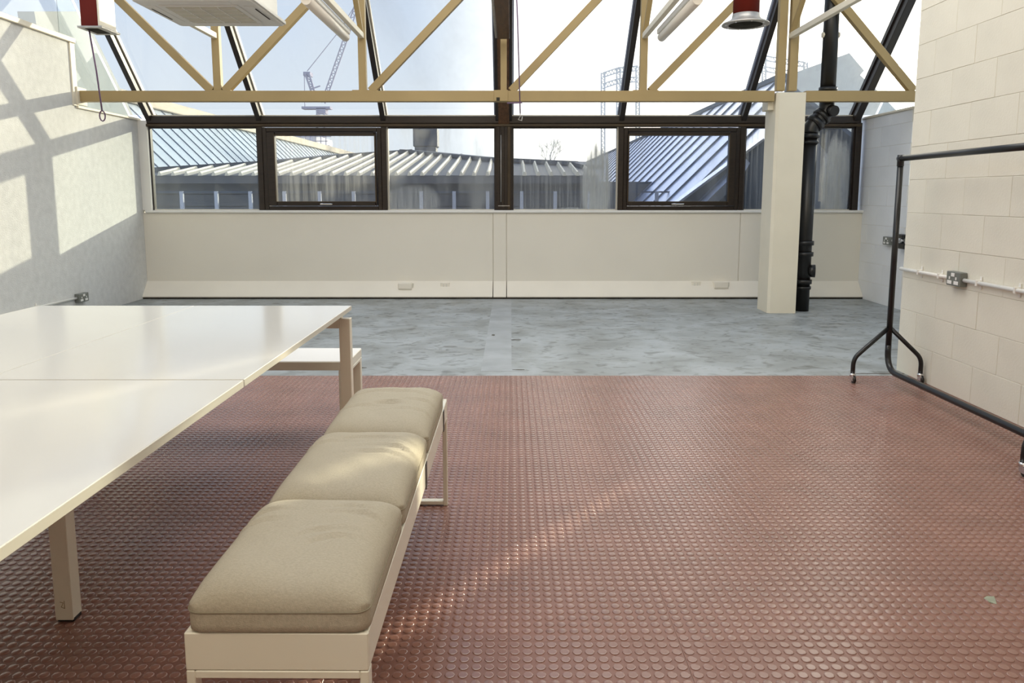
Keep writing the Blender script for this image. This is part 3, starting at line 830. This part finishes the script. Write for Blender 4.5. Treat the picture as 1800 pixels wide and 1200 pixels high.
conduit('short white conduit from the near block wall corner to the grey socket', XR - 0.003, 4.81, 5.43, 0.738, -1, (5.18, 4.93), )
conduit('white conduit running along the left wall behind the table', XL, 5.2, 7.85, 0.205, 1, (7.2, 6.2))
conduit('white conduit on the recessed white block wall behind the clothes rail', XR2 - 0.003, 8.47, 8.63, 0.752, -1, (8.55,))
t = thing('pipe_bracket', 'black pipe bracket on the recessed block wall at the near wall corner', 'bracket', (XR2, 8.40, 0.75))
box('upper_jaw', (-0.10, -0.14, 0.045), (0, 0.06, 0.085), M['black'], t, 0.006)
box('lower_jaw', (-0.08, -0.14, -0.07), (0, 0.0, -0.01), M['black'], t, 0.006)
tube('bolt', [(-0.05, -0.05, -0.02), (-0.05, -0.05, 0.06)], 0.02, M['chrome'], t, 8)

def skirt_box(name, label, cat, x0, x1, z0, z1, dp, kind):
    z = (z0 + z1) / 2
    yb = 9.30 + 0.15 * (z - 0.03) / 0.175
    t = thing(name, label, cat, ((x0 + x1) / 2, yb, z))
    hx, hz = (x1 - x0) / 2, (z1 - z0) / 2
    tilt = math.atan(0.15 / 0.175)
    t.rotation_euler = (0, 0, 0)
    if kind == 'box':
        MB().box((-hx, -dp, -hz), (hx, hz + 0.03, hz), 0.008).build('cover', M['skirting'], t)
        MB().box((-hx + 0.004, -dp - 0.003, -hz - 0.004), (hx, hz, -hz + 0.002)).build('shadow_gap', M['joint'], t)
        MB().box((hx, -dp * 0.5, -hz), (hx + 0.015, hz, hz * 0.8), 0.003).build('end_plug', M['joint'], t)
    else:
        MB().box((-hx, -dp * 0.4, -hz), (hx, hz + 0.03, hz), 0.004).build('plate', M['skirting'], t)
        for s in (-1, 1):
            box('outlet_slot', (s * 0.018 - 0.008, -dp * 0.4 - 0.002, -0.02), (s * 0.018 + 0.008, -dp * 0.4, 0.02), M['joint'], t)
    return t
skirt_box('skirting_box', 'cream skirting junction box below the window left of the middle', 'junction box', -1.384, -1.215, 0.115, 0.19, 0.05, 'box')
skirt_box('skirting_outlet', 'small cream data outlet on the skirting left of the middle joint', 'socket', -0.867, -0.756, 0.119, 0.19, 0.03, 'plate')
skirt_box('skirting_outlet', 'small cream data outlet on the skirting near the white column', 'socket', 2.230, 2.337, 0.13, 0.204, 0.03, 'plate')
skirt_box('skirting_box', 'cream skirting junction box right beside the white column', 'junction box', 2.495, 2.673, 0.125, 0.205, 0.05, 'box')

# ------------------------------------------------------------------ the long white table
t = thing('table', 'long white laminate bench table of four joined tops at the left', 'table', (-1.51, 2.14, 0))
o0 = Vector((-1.51, 2.14, 0))
def TB(name, lo, hi, m, bev=0.0, par=None):
    return box(name, Vector(lo) - o0, Vector(hi) - o0, m, par or t, bev)
for (x0, x1) in ((-1.508, -0.763), (-2.258, -1.512)):
    for (y0, y1) in ((0.62, 2.138), (2.146, 3.633)):
        tp = TB('tabletop', (x0, y0, 0.709), (x1, y1, 0.73), M['table'], 0.0015)
        if x1 > -1: TB('edge_band', (x1 - 0.0005, y0 + 0.001, 0.7095), (x1 + 0.0012, y1 - 0.001, 0.7285), M['tableedge'], 0.0, tp)
for (x, y) in ((-0.785, 3.595), (-2.235, 3.595), (-1.318, 2.145), (-1.69, 2.145), (-0.785, 0.66), (-2.235, 0.66)):
    lg = TB('leg', (x - 0.026, y - 0.024, 0.008), (x + 0.026, y + 0.024, 0.676), M['tableleg'], 0.002)
    TB('foot_glide', (x - 0.022, y - 0.020, 0.0023), (x + 0.0265, y + 0.020, 0.014), M['black'], 0.001, lg)
    if y == 2.145 and x > -1.5:
        mk = MB()
        for a, b in (((-0.009, 0.066), (0.001, 0.063)), ((0.001, 0.063), (-0.006, 0.050)), ((-0.006, 0.050), (0.004, 0.046)), ((0.004, 0.070), (0.004, 0.045))):
            mk.bar((x + a[0] - o0.x, y - 0.0243 - o0.y, a[1]), (x + b[0] - o0.x, y - 0.0243 - o0.y, b[1]), 0.0014, 0.0006, (0, 1, 0))
        mk.build('pencil_mark', mat('brown_pencil', (0.26, 0.19, 0.09, 1), 0.9), lg)
for y in (3.595, 0.66):
    TB('cross_beam', (-2.209, y - 0.024, 0.63), (-0.811, y + 0.024, 0.675), M['tableleg'], 0.002)
TB('cross_beam', (-1.664, 2.121, 0.63), (-1.344, 2.169, 0.675), M['tableleg'], 0.002)
for x in (-1.20, -1.82):
    TB('rail', (x - 0.02, 0.69, 0.635), (x + 0.02, 3.57, 0.675), M['tableleg'], 0.002)
for x in (-0.83, -1.318, -1.69, -2.19):
    for y in (0.66, 2.145, 3.595):
        if abs(y - 2.145) < 0.1 and (x > -1 or x < -2): continue
        TB('spacer', (x - 0.03, y - 0.02, 0.676), (x + 0.03, y + 0.02, 0.709), M['tableleg'])

# ------------------------------------------------------------------ benches
def make_bench(label, loc, L, W, top, rz=0.0, Hh=0.44, ap=0.075, lw=0.017):
    """flat metal bench; its length runs along its own Y from 0 to L, width along X from 0 to W"""
    t = thing('bench', label, 'bench', loc, None, rz)
    box('apron', (0, 0, Hh - ap), (W, 0.012, Hh), M['bench'], t, 0.002)
    box('apron', (0, L - 0.012, Hh - ap), (W, L, Hh), M['bench'], t, 0.002)
    box('apron', (0, 0.012, Hh - ap), (0.012, L - 0.012, Hh), M['bench'], t, 0.002)
    box('apron', (W - 0.012, 0.012, Hh - ap), (W, L - 0.012, Hh), M['bench'], t, 0.002)
    if top:
        box('seat', (0.002, 0.002, Hh - 0.004), (W - 0.002, L - 0.002, Hh + 0.003), M['white'], t, 0.002)
    else:
        box('seat', (0.012, 0.012, Hh - 0.012), (W - 0.012, L - 0.012, Hh - 0.003), M['bench'], t)
    else_straps = [] if top else [0.92, 1.50]
    for y in else_straps:
        box('tie_strap', (W, y, Hh - ap - 0.008), (W + 0.0025, y + 0.03, Hh - 0.003), M['black'], t)
    for y in (0.0, L - 0.03):
        ld = 0.05 if top else 0.03
        y = y if y < 0.01 else L - ld
        f = box('leg', (0, y, 0.0024), (lw, y + ld, Hh - ap - 0.001), M['bench'], t, 0.002)
        f = box('leg', (W - lw, y, 0.0024), (W, y + ld, Hh - ap - 0.001), M['bench'], t, 0.002)
        box('foot_bar', (lw, y, 0.006), (W - lw, y + 0.03, 0.022), M['bench'], t, 0.002)
        box('top_bar', (lw, y, Hh - ap - 0.017), (W - lw, y + 0.03, Hh - ap - 0.001), M['bench'], t, 0.002)
    return t
make_bench('low cream metal bench carrying the three linen cushions', (-0.612, 1.340, 0), 1.672, 0.345, False, -0.006)
make_bench('white metal bench without cushions at the far end of the table', (-0.800, 3.705, 0), 1.5, 0.335, True, math.pi / 2, ap=0.043, lw=0.04)

def cushion(label, x0, x1, y0, y1, z0, seed, creases):
    t = thing('seat_cushion', label, 'cushion', ((x0 + x1) / 2, (y0 + y1) / 2, z0), 'linen cushions on the bench')
    W_, L_, Hh = (x1 - x0) / 2, (y1 - y0) / 2, 0.100
    r_ = np.random.default_rng(seed)
    n1, n2 = 44, 64
    ph = r_.uniform(0, 6.28, 8)
    def shape(u, v):                                    # top surface height at u,v in -1..1
        e = (1 - abs(u) ** 5) * (1 - abs(v) ** 6)
        h = Hh * (0.44 + 0.56 * e ** 0.5)
        h += 0.0022 * math.sin(3.1 * u + ph[0]) * math.sin(4 * v + ph[1]) * e
        h += 0.0012 * math.sin(9 * u + 5 * v + ph[2]) * math.sin(7 * v + ph[3]) * e
        for (cu, cv, ln, wd, dp, an) in creases:
            du, dv = (u - cu) * W_, (v - cv) * L_
            a = du * math.cos(an) + dv * math.sin(an); b = -du * math.sin(an) + dv * math.cos(an)
            b += 0.25 * a * a / max(ln, 1e-3)
            k = math.exp(-(a / ln) ** 2)
            h += k * 1.7 * dp * (-math.exp(-(b / wd) ** 2) + 0.7 * math.exp(-((b - 1.9 * wd) / (1.4 * wd)) ** 2))
        return h
    bm = bmesh.new()
    def pos(u, v, z, grow):
        # rounded-rectangle plan
        px_, py_ = u * W_, v * L_
        cr = 0.028
        ex, ey = abs(px_) - (W_ - cr), abs(py_) - (L_ - cr)
        if ex > 0 and ey > 0:
            d = math.hypot(ex, ey)
            if d > cr:
                s_ = cr / d
                px_ = math.copysign(W_ - cr + ex * s_, px_); py_ = math.copysign(L_ - cr + ey * s_, py_)
        g = 1 + min(grow, 0.0)
        return (px_ * g, py_ * g, z)
    us = [math.sin(math.pi / 2 * (2 * i / n1 - 1) * 0.97) / math.sin(math.pi / 2 * 0.97) for i in range(n1 + 1)]
    vs_ = [math.sin(math.pi / 2 * (2 * j / n2 - 1) * 0.97) / math.sin(math.pi / 2 * 0.97) for j in range(n2 + 1)]
    grid = [[bm.verts.new(pos(u, v, shape(u, v), 0)) for v in vs_] for u in us]
    for i in range(n1):
        for j in range(n2):
            bm.faces.new([grid[i][j], grid[i + 1][j], grid[i + 1][j + 1], grid[i][j + 1]])
    border = [(i, 0) for i in range(n1)] + [(n1, j) for j in range(n2)] + [(i, n2) for i in range(n1, 0, -1)] + [(0, j) for j in range(n2, 0, -1)]
    prev = [grid[i][j] for i, j in border]
    topring = [v.co.copy() for v in prev]
    for (zf, gr) in ((0.33, 0.0), (0.18, 0.0), (0.05, -0.004), (0.0, -0.03)):
        cur = []
        for (i, j) in border:
            u, v = us[i], vs_[j]
            wob = 0.002 * (math.sin(14 * v + 9 * u + ph[4]) - 1.0) * (zf > 0.1)
            cur.append(bm.verts.new(pos(u, v, Hh * zf, gr + wob)))
        m_ = len(border)
        for k in range(m_):
            bm.faces.new([prev[k], prev[(k + 1) % m_], cur[(k + 1) % m_], cur[k]])
        prev = cur
    bm.faces.new(prev[::-1])
    bmesh.ops.recalc_face_normals(bm, faces=bm.faces)
    for f in bm.faces: f.smooth = True
    me = bpy.data.meshes.new('cover'); bm.to_mesh(me); bm.free(); me.materials.append(M['fabric'])
    link(bpy.data.objects.new('cover', me), t)
    tube('seam', [p + Vector((p.x * 0.004, p.y * 0.004, -0.001)) for p in topring] + [topring[0]], 0.0013, M['piping'], t, 6)
    return t
cushion('nearest beige linen seat cushion on the cream bench', -0.606, -0.264, 1.334, 1.7925, 0.441, 3,
        [(0.35, -0.15, 0.05, 0.006, 0.004, 0.3), (0.25, 0.02, 0.06, 0.006, 0.004, 0.2), (0.55, 0.42, 0.07, 0.006, 0.005, -0.25), (0.45, 0.6, 0.05, 0.005, 0.004, -0.2), (-0.75, 0.25, 0.05, 0.006, 0.004, 0.4), (-0.7, 0.5, 0.05, 0.006, 0.004, 0.3)])
cushion('middle beige linen seat cushion on the cream bench', -0.602, -0.262, 1.7950, 2.3315, 0.441, 5,
        [(0.55, 0.25, 0.08, 0.006, 0.005, -0.25), (0.4, 0.05, 0.09, 0.006, 0.004, -0.15), (-0.6, 0.4, 0.07, 0.006, 0.004, 0.2), (0.1, 0.55, 0.12, 0.008, 0.004, 0.0)])
cushion('farthest beige linen seat cushion on the cream bench', -0.598, -0.260, 2.3355, 2.885, 0.441, 8,
        [(0.05, -0.05, 0.05, 0.010, 0.008, 0.0), (0.7, 0.1, 0.08, 0.007, 0.005, -0.2), (0.6, -0.35, 0.10, 0.006, 0.004, -0.2), (-0.6, -0.2, 0.10, 0.008, 0.004, 0.2), (0.0, 0.5, 0.18, 0.010, 0.004, 0.0)])

# ------------------------------------------------------------------ clothes rail
RXc, RY0, RY1 = 2.53, 3.32, 5.06
t = thing('clothes_rail', 'black tubular clothes rail on castors beside the right block wall', 'clothes rail', (RXc, RY1, 0))
R_ = lambda x, y, z: Vector((x - RXc, y - RY1, z))
rt = 0.019
def frame_end(y, sgn):
    tube('post', [R_(RXc, y, 0.24), R_(RXc, y, 1.50)], rt, M['blackmetal'], t, 14)
    for s in (-1, 1):
        wx = RXc + s * 0.228
        pts = [R_(RXc + s * 0.012, y, 0.37)] + fillet(R_(RXc, y, 0.37), R_(wx, y, 0.17), R_(wx, y, 0.05), 0.05) + [R_(wx, y, 0.062)]
        tube('leg', pts, 0.0145, M['blackmetal'], t, 12)
        c = MB().tube([R_(wx, y, 0.045), R_(wx, y, 0.066)], 0.019, 10)
        c.box(R_(wx - 0.012, y - 0.03, 0.018), R_(wx - 0.008, y + 0.012, 0.052)); c.box(R_(wx + 0.008, y - 0.03, 0.018), R_(wx + 0.012, y + 0.012, 0.052))
        cc = c.build('castor', M['chrome'], t)
        tube('wheel', [R_(wx - 0.008, y - 0.018, 0.0255), R_(wx + 0.008, y - 0.018, 0.0255)], 0.023, M['black'], cc, 14)
frame_end(RY1, 1); frame_end(RY0, -1)
tube('top_bar', [R_(RXc, RY1 + 0.02, 1.49), R_(RXc, RY0 - 0.02, 1.49)], 0.019, M['blackmetal'], t, 16)
tube('corner_sleeve', [R_(RXc, RY1, 1.44), R_(RXc, RY1, 1.512)], 0.0215, M['blackmetal'], t, 14)
tube('corner_sleeve', [R_(RXc, RY0, 1.44), R_(RXc, RY0, 1.512)], 0.0215, M['blackmetal'], t, 14)
tube('bottom_bar', [R_(RXc, RY1, 0.26)] + fillet(R_(RXc, RY1, 0.26), R_(RXc, RY1, 0.09), R_(RXc, RY0, 0.09), 0.13, 8) +
     fillet(R_(RXc, RY1, 0.09), R_(RXc, RY0, 0.09), R_(RXc, RY0, 0.26), 0.13, 8) + [R_(RXc, RY0, 0.26)], 0.0195, M['blackmetal'], t, 14)

# ------------------------------------------------------------------ outside
g = struct(box('ground', (-300, 9.9, -6.2), (300, 600, -6.0), M['ground']))
def atX(x, y, X):
    dx = (x - PX) / F; up = (PY - y) / F
    d = Vector((dx, up * sp + cp, up * cp - sp))
    return Vector((0, 0, CAM_H)) + d * (X / d.x)
# white gable of the neighbouring unit beyond the left side glazing
t = thing('gable_parapet', 'white rendered gable of the next unit beyond the left side glazing', 'wall', (-5.6, 9, 0))
pts = [atX(x, y, -5.6) - Vector(t.location) for x, y in ((146, 20), (240, 215), (240, 245), (100, 245), (60, 20))]
MB().prism(pts, (-0.2, 0, 0)).build('gable', mat('aged_render', (0.50, 0.52, 0.50, 1), 0.9, var=0.03), t)

# hipped standing seam roof across the courtyard
t = thing('hipped_roof_building', 'low grey building with a ribbed hipped metal roof across the courtyard', 'building', (-2.0, 16, 0))
o0 = Vector(t.location)
ze, slope, Ye = 1.655, 0.132, 15.6
yr = lambda z: Ye + (z - ze) / slope
# ridge outline read from the photograph, on the plane through the eave
def onroof(x, y):
    dx = (x - PX) / F; up = (PY - y) / F
    d = Vector((dx, up * sp + cp, up * cp - sp))
    k = (ze - CAM_H - slope * Ye) / (d.z - slope * d.y)
    return Vector((0, 0, CAM_H)) + d * k
eL, eR = at(150, 308, Ye), at(1052, 310, Ye)
eL.z = eR.z = ze
outline = [onroof(715, 268), onroof(600, 276), onroof(475, 288), onroof(270, 301)]
right = [onroof(760, 272), onroof(872, 283), onroof(1020, 290), onroof(1042, 296)]
poly = [eL] + outline[::-1] + right + [eR]
MB().prism([p - o0 for p in poly], (0, 0, -0.12)).build('roof_sheet', M['roofgrey'], t)
box('wall', Vector((eL.x, Ye + 0.25, -6)) - o0, Vector((6.2, Ye + 3.0, ze - 0.12)) - o0, M['farwall'], t)
wb = MB()
# cladding boards on the wall
for k in range(4):
    box('cladding_board', Vector((eL.x, Ye + 0.215 + 0.01 * (k % 2), 0.55 + k * 0.245)) - o0, Vector((6.2, Ye + 0.25, 0.785 + k * 0.245)) - o0, M['farwall'], t)
box('fascia', Vector((eL.x, Ye - 0.02, ze - 0.16)) - o0, Vector((eR.x, Ye + 0.03, ze - 0.01)) - o0, M['roofgrey'], t)
def ridge_at(X):
    # the far edge of the roof sheet above eave position X
    P_ = outline[::-1] + right
    for a, b in zip(P_[:-1], P_[1:]):
        if a.x <= X <= b.x:
            f = (X - a.x) / (b.x - a.x)
            return a.y + f * (b.y - a.y)
    return Ye + 0.6
ribx = [at(x, 309, Ye).x for x in (282, 306, 329, 353, 377, 400, 424, 447, 471, 490, 514, 535, 560, 584, 608, 631, 655, 678, 697, 720, 742, 765, 788, 811, 833, 857, 922, 946, 969, 992, 1015, 1038)]
for X in ribx:
    ye = ridge_at(X) - 0.35
    if ye - Ye < 0.5: ye = Ye + 0.9
    a = Vector((X, Ye - 0.05, ze + 0.035 - 0.05 * slope)) - o0
    b = Vector((X, ye, ze + 0.035 + (ye - Ye) * slope)) - o0
    MB().prism([a + Vector((-0.042, 0, -0.035)), a + Vector((-0.014, 0, 0.045)), a + Vector((0.014, 0, 0.045)), a + Vector((0.042, 0, -0.035))], b - a).build('roof_rib', M['rib'], t)
box('rear_block', Vector((-6.2, 19.6, -6)) - o0, Vector((0.9, 26, 2.02)) - o0, M['farwall'], t)
cap = MB()
for a, b in zip((outline[::-1] + right)[:-1], (outline[::-1] + right)[1:]):
    cap.bar(a - o0 + Vector((0, 0, 0.03)), b - o0 + Vector((0, 0, 0.03)), 0.5, 0.10)
cap.build('ridge_cap', M['vent'], t)
# vent stack and low curb on that roof
t = thing('vent_stack', 'grey square vent stack standing on the hipped roof', 'vent', at(749, 275, 23))
o0 = Vector(t.location)
def boxpx(name, x0, y0, x1, y1, Y, dp, m, par, o0, bev=0.0):
    a, b = at(x0, y1, Y), at(x1, y0, Y)
    return box(name, Vector((a.x, Y, a.z)) - o0, Vector((b.x, Y + dp, b.z)) - o0, m, par, bev)
boxpx('shaft', 729, 258, 766, 275, 23, 0.6, M['vent'], t, o0, 0.02)
boxpx('hood', 726, 224, 768, 258, 23, 0.68, M['vent'], t, o0, 0.03)
boxpx('louvre_panel', 737, 230, 754, 242, 22.97, 0.03, M['roofgrey'], t, o0)
boxpx('base_curb', 719, 269, 774, 276, 22.9, 0.9, M['vent'], t, o0, 0.02)
boxpx('plinth', 725, 275, 768, 284, 22.95, 0.8, M['vent'], t, o0)
t = thing('roof_hatch', 'low grey hatch on the ridge right of the vent stack', 'hatch', at(800, 275, 22.0))
o0 = Vector(t.location)
a = [at(x, y, 22.0) - o0 for x, y in ((782, 284), (789, 273), (812, 270), (813, 284))]
MB().prism(a, (0, 0.5, 0)).build('cover', M['vent'], t)

# balustrade in the courtyard
t = thing('balustrade', 'pale balustrade posts and rail across the courtyard', 'railing', at(740, 366, 13))
o0 = Vector(t.location)
for x in (258, 318, 379, 439, 499, 561, 621, 681, 740, 798, 857, 917, 976, 1036, 1096, 1155, 1214):
    p = at(x, 336, 13)
    box('post', Vector((p.x - 0.028, 13, -0.4)) - o0, Vector((p.x + 0.028, 13.05, p.z)) - o0, M['post'], t)
pa, pb = at(258, 336, 13.02), at(1214, 336, 13.02)
box('rail', Vector((pa.x, 13.05, pa.z - 0.025)) - o0, Vector((pb.x, 13.09, pb.z)) - o0, M['slateblue'], t)

# pitched standing seam roofs left and right
def plane_pt(x, y, sgn, k):
    """point on the 45 degree roof plane |X| - (z - H) * s = k seen at pixel x, y"""
    dx = (x - PX) / F; up = (PY - y) / F
    d = Vector((dx, up * sp + cp, up * cp - sp))
    if sgn > 0: a = k / (d.x - d.z)            # rises to +X
    else: a = k / (-d.x - d.z)                  # rises to -X
    return Vector((0, 0, CAM_H)) + d * a
t = thing('left_pitched_roof', 'pale blue standing seam roof with beige ridge behind the leftmost window', 'roof', (-10, 24, 0))
t.name = 'pitched_roof'
o0 = Vector(t.location)
KL = 8.6
zr = 4.0
xr = -(KL + zr - CAM_H)                         # ridge line X
L0 = lambda Y, z: Vector((-(KL + z - CAM_H), Y, z)) - o0
MB().prism([L0(14.5, 0.6), L0(60, 0.6), L0(60, zr), L0(14.5, zr)], (-0.08, 0, -0.08)).build('roof_sheet', M['roofblue'], t)
for k in range(64):
    Y = 15 + k * 0.80
    if Y > 50: break
    bar('roof_seam', L0(Y, 0.6) + Vector((0.01, 0, 0.01)), L0(Y, zr) + Vector((0.01, 0, 0.01)), 0.02, 0.025, M['ribdark'], t, up=(0.7, 0, 0.7))
box('ridge_cap', Vector((xr - 1.0, 14.5, zr - 0.02)) - o0, Vector((xr + 0.16, 60, zr + 0.30)) - o0, M['ridge'], t, 0.02)
box('gable_wall', Vector((xr - 1.0, 14.6, -6)) - o0, Vector((-8.6, 60, 0.6)) - o0, M['farwall'], t)

t = thing('right_pitched_roof', 'lavender blue standing seam roof rising behind the right opening window', 'roof', (4, 16, 0))
t.name = 'pitched_roof'
o0 = Vector(t.location)
KR = 2.6
R0 = lambda Y, z: Vector((KR + z - CAM_H, Y, z)) - o0
zt = 3.24
pk = R0(13.4, zt)
# beyond the end wall the sheet runs down to the eave
MB().prism([R0(10.0, 0.9), R0(10.0, 1.5), R0(11.6, 2.55), pk, R0(70, zt), R0(70, 0.9)], (0.08, 0, -0.08)).build('roof_sheet', M['roofblue2'], t)
MB().prism([pk + Vector((0.02, 0, 0)), pk + Vector((1.9, -1.2, -1.9)), pk + Vector((1.9, 40, -1.9)), pk + Vector((0.02, 40, 0))], (0, 0, -0.08)).build('far_slope', M['slateblue'], t)
Y = 10.3
zmax = lambda Y: 1.5 + (Y - 10.0) * 0.656 if Y < 11.6 else 2.55 + (Y - 11.6) * 0.383 if Y < 13.4 else zt
while Y < 60:
    bar('roof_seam', R0(Y, 0.9) + Vector((-0.01, 0, 0.01)), R0(Y, zmax(Y)) + Vector((-0.01, 0, 0.01)), 0.022, 0.025, M['ribdark'], t, up=(-0.7, 0, 0.7))
    Y += 1.04
box('ridge_cap', pk + Vector((-0.05, 0, -0.02)), pk + Vector((0.15, 45, 0.06)), M['slateblue'], t)

t = thing('roof_reflection_sheet', 'dark slate blue sheet added in place of the dark reflection on the right hand roof', 'wall', (3.5, 10.4, 0))  # sheet added to paint the dark reflection on the lavender roof
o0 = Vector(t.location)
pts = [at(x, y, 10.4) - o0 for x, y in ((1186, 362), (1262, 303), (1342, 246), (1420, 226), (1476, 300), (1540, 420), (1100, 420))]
MB().prism(pts, (0, 0.25, 0)).build('cladding', M['slateblue'], t)
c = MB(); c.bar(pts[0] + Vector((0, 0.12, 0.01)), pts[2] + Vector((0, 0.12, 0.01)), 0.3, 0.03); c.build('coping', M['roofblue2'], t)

# unseen block added to keep the low sun off the middle windows
t = thing('sun_blocker', 'tall slim sun blocker added out of view beyond the right hand block wall', 'building', (24, 39, -6))
MB().box((-2.05, -0.95, 0), (1.75, 0.95, 24)).build('shaft', M['hazebld2'], t)
for k in range(7):
    box('blocker_band', (-2.1, -1.0, 3 + k * 3), (1.8, 1.0, 3.15 + k * 3), M['hazebld'], t)

# ------------------------------------------------------------------ skyline
def poly_px(name, pts, Y, dp, m, par, o0):
    return MB().prism([at(x, y, Y) - o0 for x, y in pts], (0, dp, 0)).build(name, m, par)
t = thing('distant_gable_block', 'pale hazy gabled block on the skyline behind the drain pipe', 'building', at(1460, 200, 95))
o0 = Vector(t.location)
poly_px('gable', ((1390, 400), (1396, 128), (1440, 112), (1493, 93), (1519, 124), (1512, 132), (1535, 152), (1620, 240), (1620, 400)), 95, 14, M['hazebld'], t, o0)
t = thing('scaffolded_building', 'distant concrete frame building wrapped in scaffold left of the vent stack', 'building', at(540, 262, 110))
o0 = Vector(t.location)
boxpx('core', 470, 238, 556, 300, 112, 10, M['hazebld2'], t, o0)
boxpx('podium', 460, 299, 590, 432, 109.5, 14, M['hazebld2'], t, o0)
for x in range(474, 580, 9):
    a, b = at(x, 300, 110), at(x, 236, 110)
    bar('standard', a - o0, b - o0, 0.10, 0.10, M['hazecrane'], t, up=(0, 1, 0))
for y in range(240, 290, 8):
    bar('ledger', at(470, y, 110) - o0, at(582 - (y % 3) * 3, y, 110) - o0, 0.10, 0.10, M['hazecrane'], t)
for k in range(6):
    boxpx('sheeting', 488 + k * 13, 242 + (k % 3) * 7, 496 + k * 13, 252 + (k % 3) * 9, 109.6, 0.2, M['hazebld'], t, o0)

def lattice(name, pts_a, pts_b, n, r, m, par, o0):
    """two chords with zigzag lacing"""
    mb = MB()
    a0, a1 = pts_a; b0, b1 = pts_b
    mb.bar(a0 - o0, a1 - o0, r, r, (0, 1, 0)); mb.bar(b0 - o0, b1 - o0, r, r, (0, 1, 0))
    for k in range(n):
        p = a0.lerp(a1, k / n); q = b0.lerp(b1, (k + 0.5) / n); s = a0.lerp(a1, (k + 1) / n)
        mb.bar(p - o0, q - o0, r * 0.6, r * 0.6, (0, 1, 0)); mb.bar(q - o0, s - o0, r * 0.6, r * 0.6, (0, 1, 0))
    return mb.build(name, m, par)
YC = 140
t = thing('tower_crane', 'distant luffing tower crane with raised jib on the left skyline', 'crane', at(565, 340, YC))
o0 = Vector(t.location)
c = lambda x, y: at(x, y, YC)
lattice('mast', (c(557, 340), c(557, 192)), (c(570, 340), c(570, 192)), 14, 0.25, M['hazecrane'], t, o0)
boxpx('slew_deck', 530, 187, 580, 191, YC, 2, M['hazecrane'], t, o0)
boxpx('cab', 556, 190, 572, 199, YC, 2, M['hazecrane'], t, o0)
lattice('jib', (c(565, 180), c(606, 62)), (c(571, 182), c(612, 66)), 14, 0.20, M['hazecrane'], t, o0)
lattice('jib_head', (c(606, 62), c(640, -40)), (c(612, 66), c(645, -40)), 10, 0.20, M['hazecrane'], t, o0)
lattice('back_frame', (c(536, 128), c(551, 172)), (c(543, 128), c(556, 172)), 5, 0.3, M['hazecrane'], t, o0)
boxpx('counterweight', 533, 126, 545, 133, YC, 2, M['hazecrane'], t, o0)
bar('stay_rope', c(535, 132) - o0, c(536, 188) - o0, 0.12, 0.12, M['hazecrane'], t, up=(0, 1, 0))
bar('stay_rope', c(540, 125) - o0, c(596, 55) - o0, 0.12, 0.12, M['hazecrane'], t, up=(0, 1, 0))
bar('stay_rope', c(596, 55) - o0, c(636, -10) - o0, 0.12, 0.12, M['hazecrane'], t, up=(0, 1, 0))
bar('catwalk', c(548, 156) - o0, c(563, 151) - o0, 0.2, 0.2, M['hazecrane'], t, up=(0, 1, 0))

def gasholder(label, cols, ytops, Y, m):
    t = thing('gasholder_frame', label, 'gasholder', at(cols[0], 260, Y))
    o0 = Vector(t.location)
    for x, y in zip(cols, ytops):
        lattice('column', (at(x - 3, 330, Y), at(x - 3, y, Y)), (at(x + 3, 330, Y), at(x + 3, y, Y)), 24, 0.22, m, t, o0)
    boxpx('base_ring', cols[0] - 8, 325, cols[-1] + 8, 415, Y - 0.5, 3, m, t, o0)
    for f in (0, 0.24):
        for (x0, y0), (x1, y1) in zip(list(zip(cols, ytops))[:-1], list(zip(cols, ytops))[1:]):
            ya, yb = y0 + f * 80, y1 + f * 80
            lattice('girder', (at(x0, ya, Y), at(x1, yb, Y)), (at(x0, ya + 8, Y), at(x1, yb + 8, Y)), 5, 0.2, m, t, o0)
    return t
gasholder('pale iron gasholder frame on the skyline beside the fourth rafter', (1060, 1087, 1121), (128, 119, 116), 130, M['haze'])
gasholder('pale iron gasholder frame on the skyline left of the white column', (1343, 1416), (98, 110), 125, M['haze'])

# bare winter tree
t = thing('bare_tree', 'bare winter tree above the grey roof behind the window right of the middle', 'tree', at(967, 300, 60))
r2 = random.Random(4)
tw = MB()
def grow(p, d, L, r, n):
    q = p + d * L
    tw.bar(p, q, r, r, (0, 1, 0))
    if n == 0: return
    for k in range(3 if n > 1 else 2):
        ax_ = Vector((r2.uniform(-1, 1), r2.uniform(-1, 1), r2.uniform(-0.2, 0.6)))
        dd = (d + ax_ * 0.75).normalized()
        grow(p + d * L * r2.uniform(0.55, 1.0), dd, L * r2.uniform(0.6, 0.8), r * 0.6, n - 1)
grow(Vector((0, 0, -2)), Vector((0.05, 0, 1)), 2.2, 0.12, 1)
grow(Vector((0, 0, 0)), Vector((0.0, 0, 1)), 1.15, 0.07, 5)
grow(Vector((0, 0, 0.2)), Vector((-0.5, 0, 1)).normalized(), 0.9, 0.05, 4)
grow(Vector((0, 0, 0.2)), Vector((0.5, 0, 1)).normalized(), 0.9, 0.05, 4)
tw.build('branches', M['twig'], t)
